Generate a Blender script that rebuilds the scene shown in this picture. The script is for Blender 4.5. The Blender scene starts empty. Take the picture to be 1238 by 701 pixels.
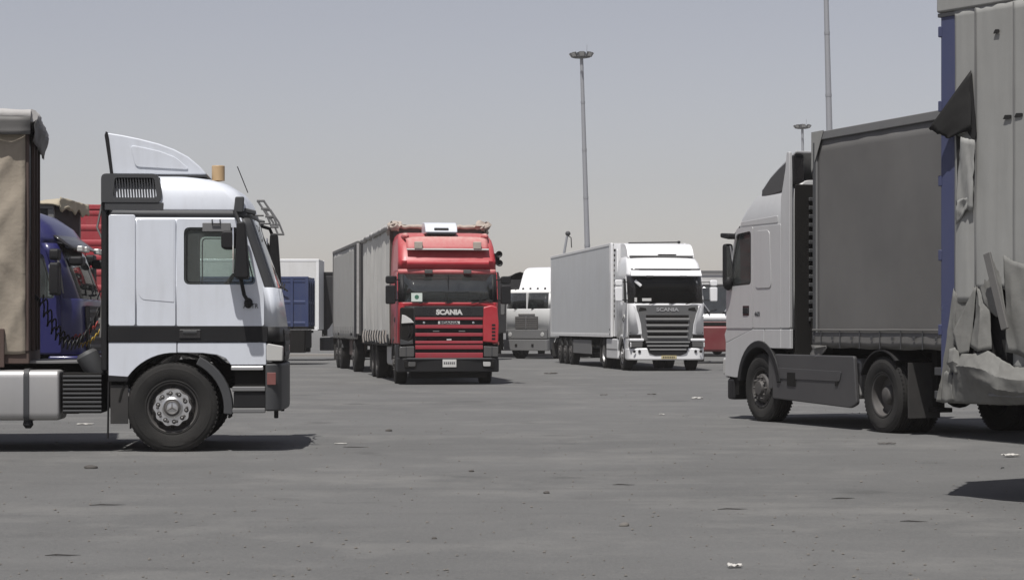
import bpy, bmesh, math, random
from mathutils import Vector, Matrix, noise, geometry
R = math.radians
random.seed(7)
SC = bpy.context.scene
COL = SC.collection

# ---------------------------------------------------------------- camera, sky, sun, exposure
CAM_H = 1.42
cam_d = bpy.data.cameras.new('camera'); cam = bpy.data.objects.new('camera', cam_d); COL.objects.link(cam)
cam_d.sensor_width = 36.0; cam_d.sensor_fit = 'HORIZONTAL'
cam_d.lens = 36.0 * 2500 / 1238
cam_d.shift_y = 44.5 / 1238
cam_d.clip_start = 0.1; cam_d.clip_end = 9000
cam.location = (0, 0, CAM_H); cam.rotation_euler = (R(90), 0, 0)
SC.camera = cam

TO_SUN = Vector((-0.15, -0.42, 1.0)).normalized()
world = bpy.data.worlds.new('World'); SC.world = world; world.use_nodes = True
wn = world.node_tree.nodes; wl = world.node_tree.links
for n in list(wn): wn.remove(n)
w_out = wn.new('ShaderNodeOutputWorld'); w_bg = wn.new('ShaderNodeBackground'); w_sky = wn.new('ShaderNodeTexSky')
w_sky.sky_type = 'NISHITA'; w_sky.sun_disc = False
w_sky.sun_elevation = math.asin(TO_SUN.z); w_sky.sun_rotation = math.atan2(TO_SUN.x, TO_SUN.y)
w_sky.air_density = 1.0; w_sky.dust_density = 0.7; w_sky.ozone_density = 1.0; w_sky.altitude = 0
w_bg.inputs['Strength'].default_value = 0.085
w_hs = wn.new('ShaderNodeHueSaturation'); w_hs.inputs['Saturation'].default_value = 0.46      # dust-greyed sky
w_tint = wn.new('ShaderNodeMix'); w_tint.data_type = 'RGBA'; w_tint.blend_type = 'MULTIPLY'; w_tint.inputs[0].default_value = 1.0
w_tint.inputs[7].default_value = (1.045, 0.975, 0.995, 1)
wl.new(w_sky.outputs[0], w_hs.inputs['Color']); wl.new(w_hs.outputs[0], w_tint.inputs[6]); wl.new(w_tint.outputs[2], w_bg.inputs[0])
wl.new(w_bg.outputs[0], w_out.inputs[0])

sun_d = bpy.data.lights.new('sun', 'SUN'); sun = bpy.data.objects.new('sun', sun_d); COL.objects.link(sun)
sun_d.energy = 5.0; sun_d.angle = R(0.6); sun_d.color = (1.0, 0.975, 0.945)
sun.rotation_euler = TO_SUN.to_track_quat('Z', 'Y').to_euler(); sun.location = (0, 20, 60)

SC.view_settings.view_transform = 'Standard'; SC.view_settings.look = 'None'
SC.view_settings.exposure = 0.0; SC.view_settings.gamma = 1.0
SC.view_settings.use_curve_mapping = False
SC.cycles.max_bounces = 6; SC.cycles.transparent_max_bounces = 12
SC.cycles.volume_bounces = 1

# ---------------------------------------------------------------- materials
MATS = {}
def mat(name, col, rough=0.5, metal=0.0, dust=0.0, dcol=(0.30, 0.26, 0.21), up=0.0, coat=0.0, scale=1.5,
        bump=0.0, bscale=30.0, streak=0.0, var=0.0, spec=0.5):
    """painted / cloth / metal surface with procedural dust, streaks and fine relief"""
    if name in MATS: return MATS[name]
    m = bpy.data.materials.new(name); m.use_nodes = True; MATS[name] = m
    N = m.node_tree.nodes; L = m.node_tree.links
    b = N['Principled BSDF']
    b.inputs['Roughness'].default_value = rough; b.inputs['Metallic'].default_value = metal
    b.inputs['Coat Weight'].default_value = coat; b.inputs['Coat Roughness'].default_value = 0.12
    b.inputs['Specular IOR Level'].default_value = spec
    tc = N.new('ShaderNodeTexCoord'); co = tc.outputs['Object']
    c = None
    rgb = N.new('ShaderNodeRGB'); rgb.outputs[0].default_value = (*col, 1); c = rgb.outputs[0]
    def noi(sc, det=5, rgh=0.6, vec=co):
        n = N.new('ShaderNodeTexNoise'); n.inputs['Scale'].default_value = sc; n.inputs['Detail'].default_value = det
        n.inputs['Roughness'].default_value = rgh; L.new(vec, n.inputs['Vector']); return n.outputs['Fac']
    def ramp(v, a, b_, lo=0.0, hi=1.0):
        r = N.new('ShaderNodeMapRange'); r.inputs[1].default_value = a; r.inputs[2].default_value = b_
        r.inputs[3].default_value = lo; r.inputs[4].default_value = hi; L.new(v, r.inputs[0]); return r.outputs[0]
    def mix(f, a, b_):
        x = N.new('ShaderNodeMix'); x.data_type = 'RGBA'
        if isinstance(f, float): x.inputs[0].default_value = f
        else: L.new(f, x.inputs[0])
        for k, v in ((6, a), (7, b_)):
            if isinstance(v, tuple): x.inputs[k].default_value = (*v, 1)
            else: L.new(v, x.inputs[k])
        return x.outputs[2]
    def math_(op, a, b_):
        x = N.new('ShaderNodeMath'); x.operation = op
        for k, v in ((0, a), (1, b_)):
            if isinstance(v, (int, float)): x.inputs[k].default_value = v
            else: L.new(v, x.inputs[k])
        return x.outputs[0]
    if var > 0:
        c = mix(ramp(noi(scale * 0.7, 4), 0.35, 0.65, 0.0, var), c, tuple(k * 0.55 for k in col))
    if streak > 0:
        mp = N.new('ShaderNodeMapping'); mp.inputs['Scale'].default_value = (9, 9, 0.7); L.new(co, mp.inputs[0])
        c = mix(ramp(noi(1.0, 5, 0.7, mp.outputs[0]), 0.48, 0.75, 0.0, streak), c, tuple(k * 0.5 for k in dcol))
    if dust > 0 or up > 0:
        f = ramp(noi(scale, 7, 0.65), 0.38, 0.72, dust * 0.25, dust)
        if up > 0:
            g = N.new('ShaderNodeNewGeometry'); sx = N.new('ShaderNodeSeparateXYZ'); L.new(g.outputs['Normal'], sx.inputs[0])
            f = math_('MAXIMUM', f, math_('MULTIPLY', ramp(sx.outputs[2], 0.25, 0.9, 0.0, up), ramp(noi(scale * 3, 5), 0.2, 0.6, 0.5, 1.0)))
        c = mix(f, c, dcol)
        rr = ramp(f, 0.0, 1.0, rough, min(0.95, rough + 0.45)); L.new(rr, b.inputs['Roughness'])
    L.new(c, b.inputs['Base Color'])
    if bump > 0:
        bn = N.new('ShaderNodeBump'); bn.inputs['Strength'].default_value = bump; bn.inputs['Distance'].default_value = 0.02
        L.new(noi(bscale, 6), bn.inputs['Height']); L.new(bn.outputs[0], b.inputs['Normal'])
    return m

def glass_mat(name, tint, refl=1.0, dust=0.12, ior=1.5):
    m = bpy.data.materials.new(name); m.use_nodes = True; MATS[name] = m
    N = m.node_tree.nodes; L = m.node_tree.links; N.remove(N['Principled BSDF']); o = N['Material Output']
    t = N.new('ShaderNodeBsdfTransparent'); t.inputs[0].default_value = (*tint, 1)
    g = N.new('ShaderNodeBsdfGlossy'); g.inputs['Roughness'].default_value = 0.03; g.inputs[0].default_value = (refl, refl, refl, 1)
    fr = N.new('ShaderNodeFresnel'); fr.inputs[0].default_value = ior
    mx = N.new('ShaderNodeMixShader'); L.new(fr.outputs[0], mx.inputs[0]); L.new(t.outputs[0], mx.inputs[1]); L.new(g.outputs[0], mx.inputs[2])
    d = N.new('ShaderNodeBsdfDiffuse'); d.inputs[0].default_value = (0.28, 0.30, 0.29, 1)
    no = N.new('ShaderNodeTexNoise'); no.inputs['Scale'].default_value = 2.5; no.inputs['Detail'].default_value = 6
    tc = N.new('ShaderNodeTexCoord'); L.new(tc.outputs['Object'], no.inputs['Vector'])
    mr = N.new('ShaderNodeMapRange'); mr.inputs[1].default_value = 0.3; mr.inputs[2].default_value = 0.8
    mr.inputs[3].default_value = dust * 0.4; mr.inputs[4].default_value = dust; L.new(no.outputs['Fac'], mr.inputs[0])
    m2 = N.new('ShaderNodeMixShader'); L.new(mr.outputs[0], m2.inputs[0]); L.new(mx.outputs[0], m2.inputs[1]); L.new(d.outputs[0], m2.inputs[2])
    L.new(m2.outputs[0], o.inputs[0])
    return m

WHITE_A = mat('paint_white_worn', (0.635, 0.665, 0.715), 0.33, dust=0.18, up=0.05, coat=0.35, streak=0.12, scale=2.2, dcol=(.36, .34, .31))
WHITE_S = mat('paint_white_clean', (0.80, 0.80, 0.80), 0.3, dust=0.08, up=0.05, coat=0.4)
WHITE_K = mat('paint_white_old', (0.74, 0.74, 0.72), 0.45, dust=0.12, up=0.1)
WHITE_BOX = mat('panel_white_box', (0.56, 0.57, 0.57), 0.5, dust=0.16, streak=0.10, scale=0.8)
WHITE_DIST = mat('panel_white_plain', (0.70, 0.70, 0.69), 0.55, dust=0.2, streak=0.1)
SILVER = mat('paint_silver', (0.52, 0.52, 0.515), 0.36, 0.2, dust=0.14, coat=0.35, streak=0.12, dcol=(.33, .315, .29))
TARP_RED = mat('tarp_pale_dusty', (0.55, 0.54, 0.505), 0.8, dust=0.35, dcol=(0.40, 0.38, 0.34), bump=0.2, bscale=7, streak=0.22, var=.25)
SILVER_D = mat('paint_silver_grey', (0.052, 0.052, 0.054), 0.42, 0.1, dust=0.2, dcol=(0.12, 0.11, 0.10))
RED = mat('paint_red', (0.40, 0.012, 0.024), 0.36, dust=0.12, up=0.42, dcol=(0.48, 0.29, 0.26), coat=0.2, scale=2.5)
RED_G = mat('paint_red_slats', (0.25, 0.010, 0.022), 0.5, dust=0.22, dcol=(0.16, 0.07, 0.065), scale=6, streak=.2)  # darker red for the grille slats, with dust and streaks
RED_D = mat('paint_red_dusty', (0.42, 0.05, 0.06), 0.55, dust=0.35, up=0.75, dcol=(0.52, 0.37, 0.33), scale=3)
RED_BOX = mat('container_red', (0.36, 0.025, 0.04), 0.55, dust=0.15, streak=0.25)
RED_BG = mat('paint_red_dark', (0.15, 0.014, 0.02), 0.45, dust=0.15)
BLUE = mat('paint_blue', (0.015, 0.016, 0.090), 0.35, dust=0.06, coat=0.4, dcol=(0.16, 0.14, 0.2))
BLUE_T = mat('paint_blue_tipper', (0.022, 0.038, 0.115), 0.55, dust=0.15, dcol=(.14, .14, .15), streak=.2)
BLUE_P = mat('paint_blue_post', (0.042, 0.050, 0.115), 0.55, dust=0.15, dcol=(0.12, 0.12, 0.13), streak=0.25)
GREYP = mat('plastic_grey', (0.046, 0.048, 0.051), 0.55, dust=0.14, up=0.2, dcol=(0.14, 0.13, 0.115), spec=.35)
GREYL = mat('plastic_grey_light', (0.15, 0.15, 0.15), 0.55, dust=0.2, up=0.2, dcol=(0.2, 0.19, 0.17), spec=.35)
BLACKP = mat('plastic_black', (0.011, 0.011, 0.012), 0.55, dust=0.10, up=0.15, dcol=(0.07, 0.066, 0.06), spec=.25)
BLACKG = mat('plastic_black_gloss', (0.012, 0.012, 0.014), 0.25, dust=0.05, coat=0.3)
BLACK = mat('underbody_black', (0.010, 0.0095, 0.009), 0.8, dust=0.15, dcol=(0.05, 0.046, 0.04), spec=.15)
RUBBER = mat('tyre_rubber', (0.014, 0.0138, 0.0135), 0.85, spec=.25, dust=0.35, dcol=(0.065, 0.061, 0.055), scale=2.0, bump=0.25, bscale=60)
RUBBER_TR = mat('mud_flap_rubber', (0.03, 0.03, 0.03), 0.8, dust=0.35, dcol=(0.11, 0.10, 0.09), spec=.2)
STEEL = mat('wheel_steel', (0.20, 0.195, 0.19), 0.55, 0.4, dust=0.4, dcol=(0.16, 0.14, 0.12), scale=5)
STEEL_DK = mat('wheel_steel_dark', (0.065, 0.063, 0.062), 0.6, 0.3, dust=0.4, dcol=(0.14, 0.125, 0.11), scale=5)
CHROME = mat('chrome_worn', (0.62, 0.62, 0.62), 0.28, 0.85, dust=0.2, dcol=(0.3, 0.28, 0.25), scale=6)
ALU = mat('aluminium_tank', (0.42, 0.415, 0.41), 0.42, 0.55, dust=0.35, dcol=(0.34, 0.32, 0.29), streak=0.1)
INTER = mat('cab_interior', (0.045, 0.046, 0.048), 0.8)
INTER_R = mat('dash_burgundy', (0.55, 0.06, 0.09), 0.7)
SEAT = mat('seat_cloth', (0.06, 0.06, 0.065), 0.9)
GALV = mat('mast_galvanised', (0.30, 0.31, 0.33), 0.6, 0.2, dust=0.1)
LAMP = mat('lamp_glass', (0.55, 0.55, 0.53), 0.15, 0.2, dust=0.2)
LAMP_DK = mat('lamp_glass_dark', (0.10, 0.10, 0.10), 0.15, 0.2, dust=0.1)
AMBER = mat('lamp_amber', (0.55, 0.20, 0.03), 0.3)
BEACON = mat('beacon_tan', (0.46, 0.31, 0.16), 0.45, dust=0.2)
REDLAMP = mat('lamp_red', (0.16, 0.02, 0.022), 0.4, dust=0.3)
RUST = mat('rust_steel', (0.085, 0.052, 0.042), 0.8, dust=0.3, var=0.6, dcol=(0.12, 0.10, 0.085))
TARP_BEIGE = mat('tarp_beige', (0.33, 0.285, 0.225), 0.85, dust=0.3, dcol=(0.25, 0.21, 0.16), bump=0.3, bscale=14, var=0.3, streak=0.2)
TARP_TOP = mat('tarp_pale_top', (0.42, 0.41, 0.40), 0.8, dust=0.3, dcol=(0.3, 0.28, 0.25), bump=0.4, bscale=9, var=0.4)
TARP_DUST = mat('tarp_dusty_pink', (0.43, 0.38, 0.33), 0.85, dust=0.4, dcol=(0.36, 0.29, 0.24), bump=0.4, bscale=9, var=0.4)
TARP_GREY = mat('tarp_grey', (0.34, 0.335, 0.315), 0.7, dust=0.25, dcol=(0.26, 0.24, 0.21), bump=0.12, bscale=7, streak=0.12)
TARP_GREY2 = mat('tarp_grey_dark', (0.120, 0.117, 0.112), 0.62, dust=0.28, dcol=(0.155, 0.145, 0.13), bump=0.10, bscale=5, streak=0.14, scale=0.8, var=.45)
TARP_LT = mat('tarp_light_grey', (0.26, 0.26, 0.247), 0.6, dust=0.2, dcol=(0.19, 0.18, 0.16), bump=0.10, bscale=6, streak=0.16, scale=1.2)
TARP_TORN = mat('tarp_torn_dirty', (0.185, 0.184, 0.172), 0.75, dust=0.45, dcol=(0.10, 0.095, 0.085), bump=0.2, bscale=12, streak=0.3, scale=5, var=.3, spec=.3)
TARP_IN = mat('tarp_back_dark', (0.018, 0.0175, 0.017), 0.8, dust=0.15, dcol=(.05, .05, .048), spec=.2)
TARP_DK = mat('tarp_charcoal', (0.030, 0.030, 0.032), 0.8, dust=0.15, dcol=(.09, .085, .08), spec=.2, bump=0.3, bscale=6)
TARP_SAND = mat('tarp_sand', (0.42, 0.37, 0.27), 0.9, dust=0.3, bump=0.4, bscale=8, var=0.4)
PLATE_W = mat('plate_white', (0.62, 0.62, 0.60), 0.5, dust=0.3)
PLATE_Y = mat('plate_yellow', (0.52, 0.44, 0.22), 0.5, dust=0.3)
INK = mat('ink_dark', (0.03, 0.03, 0.035), 0.6)
STICK = mat('sticker_pale', (0.62, 0.68, 0.62), 0.6)
STICK_G = mat('sticker_green', (0.05, 0.16, 0.10), 0.6)
CABLE_R = mat('cable_red', (0.35, 0.05, 0.04), 0.5); CABLE_Y = mat('cable_yellow', (0.45, 0.30, 0.05), 0.5)
GLASS = glass_mat('glass_clear', (0.89, 0.95, 0.93), 0.45, 0.24)
GLASS_D = glass_mat('glass_windshield', (0.40, 0.46, 0.45), 1.0, 0.11, 1.8)
GLASS_B = glass_mat('glass_windshield_dark', (0.40, 0.40, 0.40), 0.4, 0.015)
MIRROR = mat('mirror_glass', (0.8, 0.8, 0.8), 0.05, 1.0)

# ---------------------------------------------------------------- mesh helpers
class MB:
    def __init__(s): s.v = []; s.f = []
    def add(s, vs, fs, M=None):
        o = len(s.v)
        s.v += [tuple(M @ Vector(p)) for p in vs] if M is not None else [tuple(p) for p in vs]
        s.f += [tuple(i + o for i in f) for f in fs]; return s
    def box(s, x0, x1, y0, y1, z0, z1, M=None):
        v = [(x, y, z) for z in (z0, z1) for y in (y0, y1) for x in (x0, x1)]
        return s.add(v, [(0, 2, 3, 1), (4, 5, 7, 6), (0, 1, 5, 4), (2, 6, 7, 3), (0, 4, 6, 2), (1, 3, 7, 5)], M)
    def panel(s, outline, d0, d1, plane='xz', holes=(), M=None):
        mp = {'xz': lambda u, v, d: (u, d, v), 'yz': lambda u, v, d: (d, u, v), 'xy': lambda u, v, d: (u, v, d)}[plane]
        loops = [list(outline)] + [list(h) for h in holes]
        pts = [p for l in loops for p in l]; n = len(pts)
        v = [mp(*p, d0) for p in pts] + [mp(*p, d1) for p in pts]
        fs = []
        if holes:
            tri = geometry.tessellate_polygon([[Vector((a, b, 0)) for a, b in l] for l in loops])
            for t in tri: fs.append(tuple(t)); fs.append(tuple(i + n for i in reversed(t)))
        else:
            fs.append(tuple(range(n))); fs.append(tuple(reversed(range(n, 2 * n))))
        k = 0
        for l in loops:
            m = len(l)
            for i in range(m):
                a, b = k + i, k + (i + 1) % m
                fs.append((a, b, b + n, a + n))
            k += m
        return s.add(v, fs, M)
    def tube(s, path, r, n=8, closed=False, M=None, caps=True):
        P = [Vector(p) for p in path]; m = len(P); vs = []; fs = []
        rr = r if isinstance(r, (list, tuple)) else [r] * m
        up = None
        for i in range(m):
            a = P[i - 1] if (i > 0 or closed) else P[i]; b = P[(i + 1) % m] if (i < m - 1 or closed) else P[i]
            t = (b - a).normalized()
            if up is None:
                up = Vector((0, 0, 1)) if abs(t.z) < 0.9 else Vector((1, 0, 0))
            up = (up - t * up.dot(t))
            if up.length < 1e-6: up = Vector((1, 0, 0)) - t * t.x
            up.normalize(); sd = t.cross(up)
            for k in range(n):
                an = 2 * math.pi * k / n
                vs.append(P[i] + (up * math.cos(an) + sd * math.sin(an)) * rr[i])
        for i in range(m if closed else m - 1):
            j = (i + 1) % m
            for k in range(n):
                l = (k + 1) % n
                fs.append((i * n + k, i * n + l, j * n + l, j * n + k))
        if caps and not closed:
            fs.append(tuple(range(n))); fs.append(tuple(reversed(range((m - 1) * n, m * n))))
        return s.add(vs, fs, M)
    def lathe(s, prof, n=32, axis='y', M=None, closed=False):
        vs = []; fs = []; m = len(prof)
        for i in range(n):
            a = 2 * math.pi * i / n; c, sn = math.cos(a), math.sin(a)
            for r, h in prof:
                vs.append({'y': (r * c, h, r * sn), 'z': (r * c, r * sn, h), 'x': (h, r * c, r * sn)}[axis])
        for i in range(n):
            j = (i + 1) % n
            for k in range(m if closed else m - 1):
                l = (k + 1) % m
                fs.append((i * m + k, i * m + l, j * m + l, j * m + k))
        return s.add(vs, fs, M)
    def grid(s, f, nu, nv, M=None):
        vs = [f(i / nu, j / nv) for i in range(nu + 1) for j in range(nv + 1)]
        fs = [(i * (nv + 1) + j, (i + 1) * (nv + 1) + j, (i + 1) * (nv + 1) + j + 1, i * (nv + 1) + j + 1)
              for i in range(nu) for j in range(nv)]
        return s.add(vs, fs, M)
    def ball(s, c, rx, ry, rz, n=12, m=8, M=None):
        prof = [(math.sin(math.pi * k / m), -math.cos(math.pi * k / m)) for k in range(m + 1)]
        T = Matrix.Translation(c) @ Matrix.Diagonal((rx, ry, rz, 1))
        return s.lathe([(max(r, 1e-4), h) for r, h in prof], n, 'z', (M @ T) if M is not None else T)
    def mesh(s, name, sharp=38, weld=True):
        me = bpy.data.meshes.new(name)
        me.from_pydata(s.v, [], s.f)
        bm = bmesh.new(); bm.from_mesh(me)
        if weld: bmesh.ops.remove_doubles(bm, verts=bm.verts, dist=1e-5)
        bmesh.ops.recalc_face_normals(bm, faces=bm.faces)
        bm.to_mesh(me); bm.free()
        me.polygons.foreach_set('use_smooth', [True] * len(me.polygons))
        me.set_sharp_from_angle(angle=R(sharp))
        return me
    def build(s, name, material, parent=None, bevel=0.0, seg=2, sharp=38, thick=0.0, loc=None, rot=None, weld=True, label=None):
        me = s.mesh(name, sharp, weld); me.materials.append(material)
        o = bpy.data.objects.new(name, me); COL.objects.link(o)
        if parent is not None: o.parent = parent
        if loc: o.location = loc
        if rot: o.rotation_euler = rot
        if thick:
            md = o.modifiers.new('thickness', 'SOLIDIFY'); md.thickness = thick; md.offset = -1
        if bevel > 0:
            md = o.modifiers.new('edges', 'BEVEL'); md.width = bevel; md.segments = seg
            md.limit_method = 'ANGLE'; md.angle_limit = R(35); md.harden_normals = True
        if label: o['label'] = label
        return o

def B(*a): return MB().box(*a)
def bx(name, m, parent, x0, x1, y0, y1, z0, z1, bevel=0.012, seg=2, label=None):
    return MB().box(x0, x1, y0, y1, z0, z1).build(name, m, parent, bevel, seg, label=label)
def tag(o, label, cat, group=None, kind=None):
    if label: o['label'] = label
    if cat: o['category'] = cat
    if group: o['group'] = group
    if kind: o['kind'] = kind
    return o
def thing(name, label, cat, loc, yaw=0.0, group=None):
    o = bpy.data.objects.new(name, None); COL.objects.link(o); o.empty_display_size = 0.3
    o.location = loc; o.rotation_euler = (0, 0, R(yaw)); tag(o, label, cat, group); return o
def arc(cx, cz, r, a0, a1, n=10):
    return [(cx + r * math.cos(R(a0 + (a1 - a0) * i / n)), cz + r * math.sin(R(a0 + (a1 - a0) * i / n))) for i in range(n + 1)]
def rpoly(pts, r, n=4):
    """polygon with rounded corners; r may be a list"""
    out = []; m = len(pts)
    for i in range(m):
        p = Vector(pts[i]); a = Vector(pts[i - 1]); b = Vector(pts[(i + 1) % m])
        q = r[i] if isinstance(r, (list, tuple)) else r
        if q <= 0: out.append(tuple(p)); continue
        da, db = (a - p), (b - p); q = min(q, da.length * 0.45, db.length * 0.45)
        p0 = p + da.normalized() * q; p1 = p + db.normalized() * q
        for k in range(n + 1):
            t = k / n
            out.append(tuple(p0 * (1 - t) ** 2 + p * 2 * t * (1 - t) + p1 * t ** 2))
    return out
def rect(x0, x1, z0, z1): return [(x0, z0), (x1, z0), (x1, z1), (x0, z1)]
def rrect(x0, x1, z0, z1, r, n=4): return rpoly(rect(x0, x1, z0, z1), r, n)
def circle(cx, cz, r, n=12): return [(cx + r * math.cos(2 * math.pi * i / n), cz + r * math.sin(2 * math.pi * i / n)) for i in range(n)]
def nz(x, y, z): return noise.noise(Vector((x, y, z)))
def lerp_tab(tab, z):
    if z <= tab[0][0]: return tab[0][1:]
    for a, b in zip(tab, tab[1:]):
        if z <= b[0]:
            t = (z - a[0]) / (b[0] - a[0]); return tuple(p + (q - p) * t for p, q in zip(a[1:], b[1:]))
    return tab[-1][1:]
def text_mesh(txt, size, ext, M, name, material, parent, offset=0.0, width=None):
    cu = bpy.data.curves.new('lettering', 'FONT'); cu.body = txt; cu.size = size; cu.extrude = ext; cu.offset = offset
    cu.align_x = 'CENTER'; cu.align_y = 'CENTER'; cu.resolution_u = 3
    o = bpy.data.objects.new('lettering', cu); COL.objects.link(o)
    me = bpy.data.meshes.new_from_object(o.evaluated_get(bpy.context.evaluated_depsgraph_get()))
    bpy.data.objects.remove(o); bpy.data.curves.remove(cu)
    if width:
        xs = [v.co.x for v in me.vertices]; k = width / (max(xs) - min(xs))
        me.transform(Matrix.Diagonal((k, 1, 1, 1)))
    me.transform(M); me.materials.clear(); me.materials.append(material); me.name = name
    o = bpy.data.objects.new(name, me); COL.objects.link(o); o.parent = parent
    return o
FRONT = Matrix(((0, 0, 1, 0), (1, 0, 0, 0), (0, 1, 0, 0), (0, 0, 0, 1)))      # text facing +x, reading +y
def front_text(txt, size, x, y, z, name, m, parent, width=None, off=0.0, tilt=0.0):
    return text_mesh(txt, size, 0.006, Matrix.Translation((x, y, z)) @ Matrix.Rotation(tilt, 4, 'Y') @ FRONT, name, m, parent, off, width)
def side_text(txt, size, x, y, z, name, m, parent, side, width=None):
    rot = Matrix(((1, 0, 0, 0), (0, 0, -1, 0), (0, 1, 0, 0), (0, 0, 0, 1)))
    if side > 0: rot = Matrix(((-1, 0, 0, 0), (0, 0, 1, 0), (0, 1, 0, 0), (0, 0, 0, 1)))
    return text_mesh(txt, size, 0.004, Matrix.Translation((x, y, z)) @ rot, name, m, parent, 0, width)

# ---------------------------------------------------------------- wheels
TR, TW = 0.515, 0.30
WM = {}
def shared(key, fn):
    if key not in WM: WM[key] = fn()
    return WM[key]
def tyre_mesh():
    h = TW / 2
    p = [(0.275, h - .03), (0.30, h - .008), (0.315, h - .012), (0.34, h), (0.40, h + .006), (0.44, h + .004), (0.452, h - .004),
         (0.468, h - .006), (0.495, h - .02), (TR - .003, h - .04), (TR, h - .06)]
    for g in (0.075, 0.03, -0.015, -0.06):
        p += [(TR, g), (TR - .014, g - .002), (TR - .014, g - .012), (TR, g - .014)]
    p += [(r, -y) for r, y in reversed(p[:11])]
    b = MB().lathe(p, 56, 'y', closed=True)
    b.v = [(x * (1 + (0.012 if z < -0.40 else 0)), y * (1 + 0.10 * max(0, (-z - .40) / .12)), max(z, -TR + 0.010)) for x, y, z in b.v]
    # shoulder blocks
    for i in range(56):
        a = 2 * math.pi * i / 56
        for sg in (1, -1):
            M = Matrix.Rotation(a, 4, 'Y') @ Matrix.Translation((0, sg * (h - .035), TR - .012))
            b.box(-.014, .014, -.016, .010, .002, .014, M)
    b.v = [(x, y, max(z, -TR + 0.010)) for x, y, z in b.v]
    me = b.mesh('tyre', 30, False); me.materials.append(RUBBER); return me
def rim_mesh(kind, material):
    h = TW / 2
    if kind == 'front':
        p = [(0.276, h - .03), (0.286, h - .012), (0.272, h - .02), (0.262, h - .05), (0.255, h - .085), (0.235, h - .075), (0.205, h - .02),
             (0.19, h - .006), (0.12, h - .002), (0.11, h + .03), (0.10, h + .045), (0.0005, h + .05)]
    else:
        p = [(0.276, h - .03), (0.286, h - .012), (0.272, h - .02), (0.262, h - .06), (0.255, h - .15), (0.235, h - .19), (0.20, h - .21),
             (0.17, h - .215), (0.135, h - .212), (0.13, h - .10), (0.10, h - .06), (0.085, h - .05), (0.0005, h - .048)]
    me = MB().lathe(p, 40, 'y').mesh('rim', 35); me.materials.append(material); return me
def hub_mesh(kind):
    b = MB(); h = TW / 2; y = h - .004 if kind == 'front' else h - .215
    b.lathe([(0.0005, -.2), (0.17, -.2), (0.17, -.06), (0.255, -.05), (0.255, .0), (0.0005, .0)], 24, 'y')
    for i in range(10):
        a = 2 * math.pi * i / 10
        b.lathe([(0.018, 0), (0.018, .03), (0.012, .04), (0.0005, .042)], 6, 'y', Matrix.Rotation(a, 4, 'Y') @ Matrix.Translation((.165, y, 0)))
    me = b.mesh('wheel', 30); me.materials.append(STEEL_DK); return me
def holes_mesh(kind):
    b = MB(); h = TW / 2; y = h - .058 if kind == 'front' else h - .193
    for i in range(10):
        a = 2 * math.pi * (i + .5) / 10
        b.lathe([(0.0005, 0.02), (0.022, 0.02), (0.022, 0)], 8, 'y', Matrix.Rotation(a, 4, 'Y') @ Matrix.Translation((.222, y, 0)))
    me = b.mesh('hand_holes', 30); me.materials.append(BLACK); return me
def mobj(name, me, parent, loc=(0, 0, 0), rot=(0, 0, 0), kind=None):
    o = bpy.data.objects.new(name, me); COL.objects.link(o); o.parent = parent; o.location = loc; o.rotation_euler = rot
    if kind: o['kind'] = kind
    return o
def wheel(root, x, y, kind='front', dual=False, steer=0.0, material=None, holes=True):
    material = material or (STEEL if kind == 'front' else STEEL_DK)
    w = mobj('wheel', shared('hub' + kind, lambda: hub_mesh(kind)), root, (x, y, TR - 0.010), (0, random.uniform(0, 0), (0 if y > 0 else math.pi) + R(steer)))
    mobj('tyre', shared('tyre', tyre_mesh), w)
    mobj('rim', shared('rim' + kind + material.name, lambda: rim_mesh(kind, material)), w)
    if holes: mobj('hand_holes', shared('hh' + kind, lambda: holes_mesh(kind)), w, kind='stuff')
    if dual: mobj('tyre', shared('tyre', tyre_mesh), w, (0, -0.335, 0))
    return w

# ---------------------------------------------------------------- cab shell
def cab_shell(root, rows, cols, tagf, mats, bulge=0.05, ncorner=4, nfront=8, thick=0.03, zs=None):
    """rows: (z, x_front, x_rear, half_width, corner_radius); cols: x positions (number or z->x) along the sides.
    tagf(kind, x, y, z) names the part a face belongs to (None = opening)."""
    zl = sorted(set([r[0] for r in rows] + list(zs or [])))
    rings = []; kinds = None
    for z in zl:
        xf, xr, w, rc = lerp_tab(rows, z)
        xs = [c(z) if callable(c) else c for c in cols]; lim = xf - bulge - rc
        L = [(xr, w - .05)] + [(xr + .02, w - .015), (xr + .05, w)] + [(min(max(c, xr + .055), lim - .002), w) for c in xs] + [(lim, w)]
        k = ['rear', 'rear'] + ['side'] * (len(xs) + 1)
        for i in range(1, ncorner + 1):
            a = math.pi / 2 * i / ncorner
            L.append((lim + rc * math.sin(a), w - rc + rc * math.cos(a))); k.append('corner')
        F = []
        for i in range(1, nfront):
            t = 1 - 2 * i / nfront
            F.append((xf - bulge * t * t, (w - rc) * t))
        ring = L + F + [(x, -y) for x, y in reversed(L)]
        kinds = k + ['front'] * nfront + list(reversed(k)) + ['back']
        rings.append([(x, y, z) for x, y in ring])
    G = {}; n = len(rings[0])
    for i in range(len(rings) - 1):
        for j in range(n):
            q = [rings[i][j], rings[i][(j + 1) % n], rings[i + 1][(j + 1) % n], rings[i + 1][j]]
            c = [sum(p[m] for p in q) / 4 for m in range(3)]
            g = tagf(kinds[j], c[0], c[1], c[2])
            if g == 'pillar': g = ('pillar', c[1] > 0)
            if g: G.setdefault(g, MB()).add(q, [(0, 1, 2, 3)])
    G.setdefault('cab', MB()).add(rings[-1], [tuple(range(n))])
    out = {}
    for g, mb in G.items():
        if isinstance(g, tuple): g = g[0]
        th = thick if 'glass' not in mats[g].name else 0.006
        out[g] = mb.build(g, mats[g], root, thick=th, sharp=32)
    return out
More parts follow.
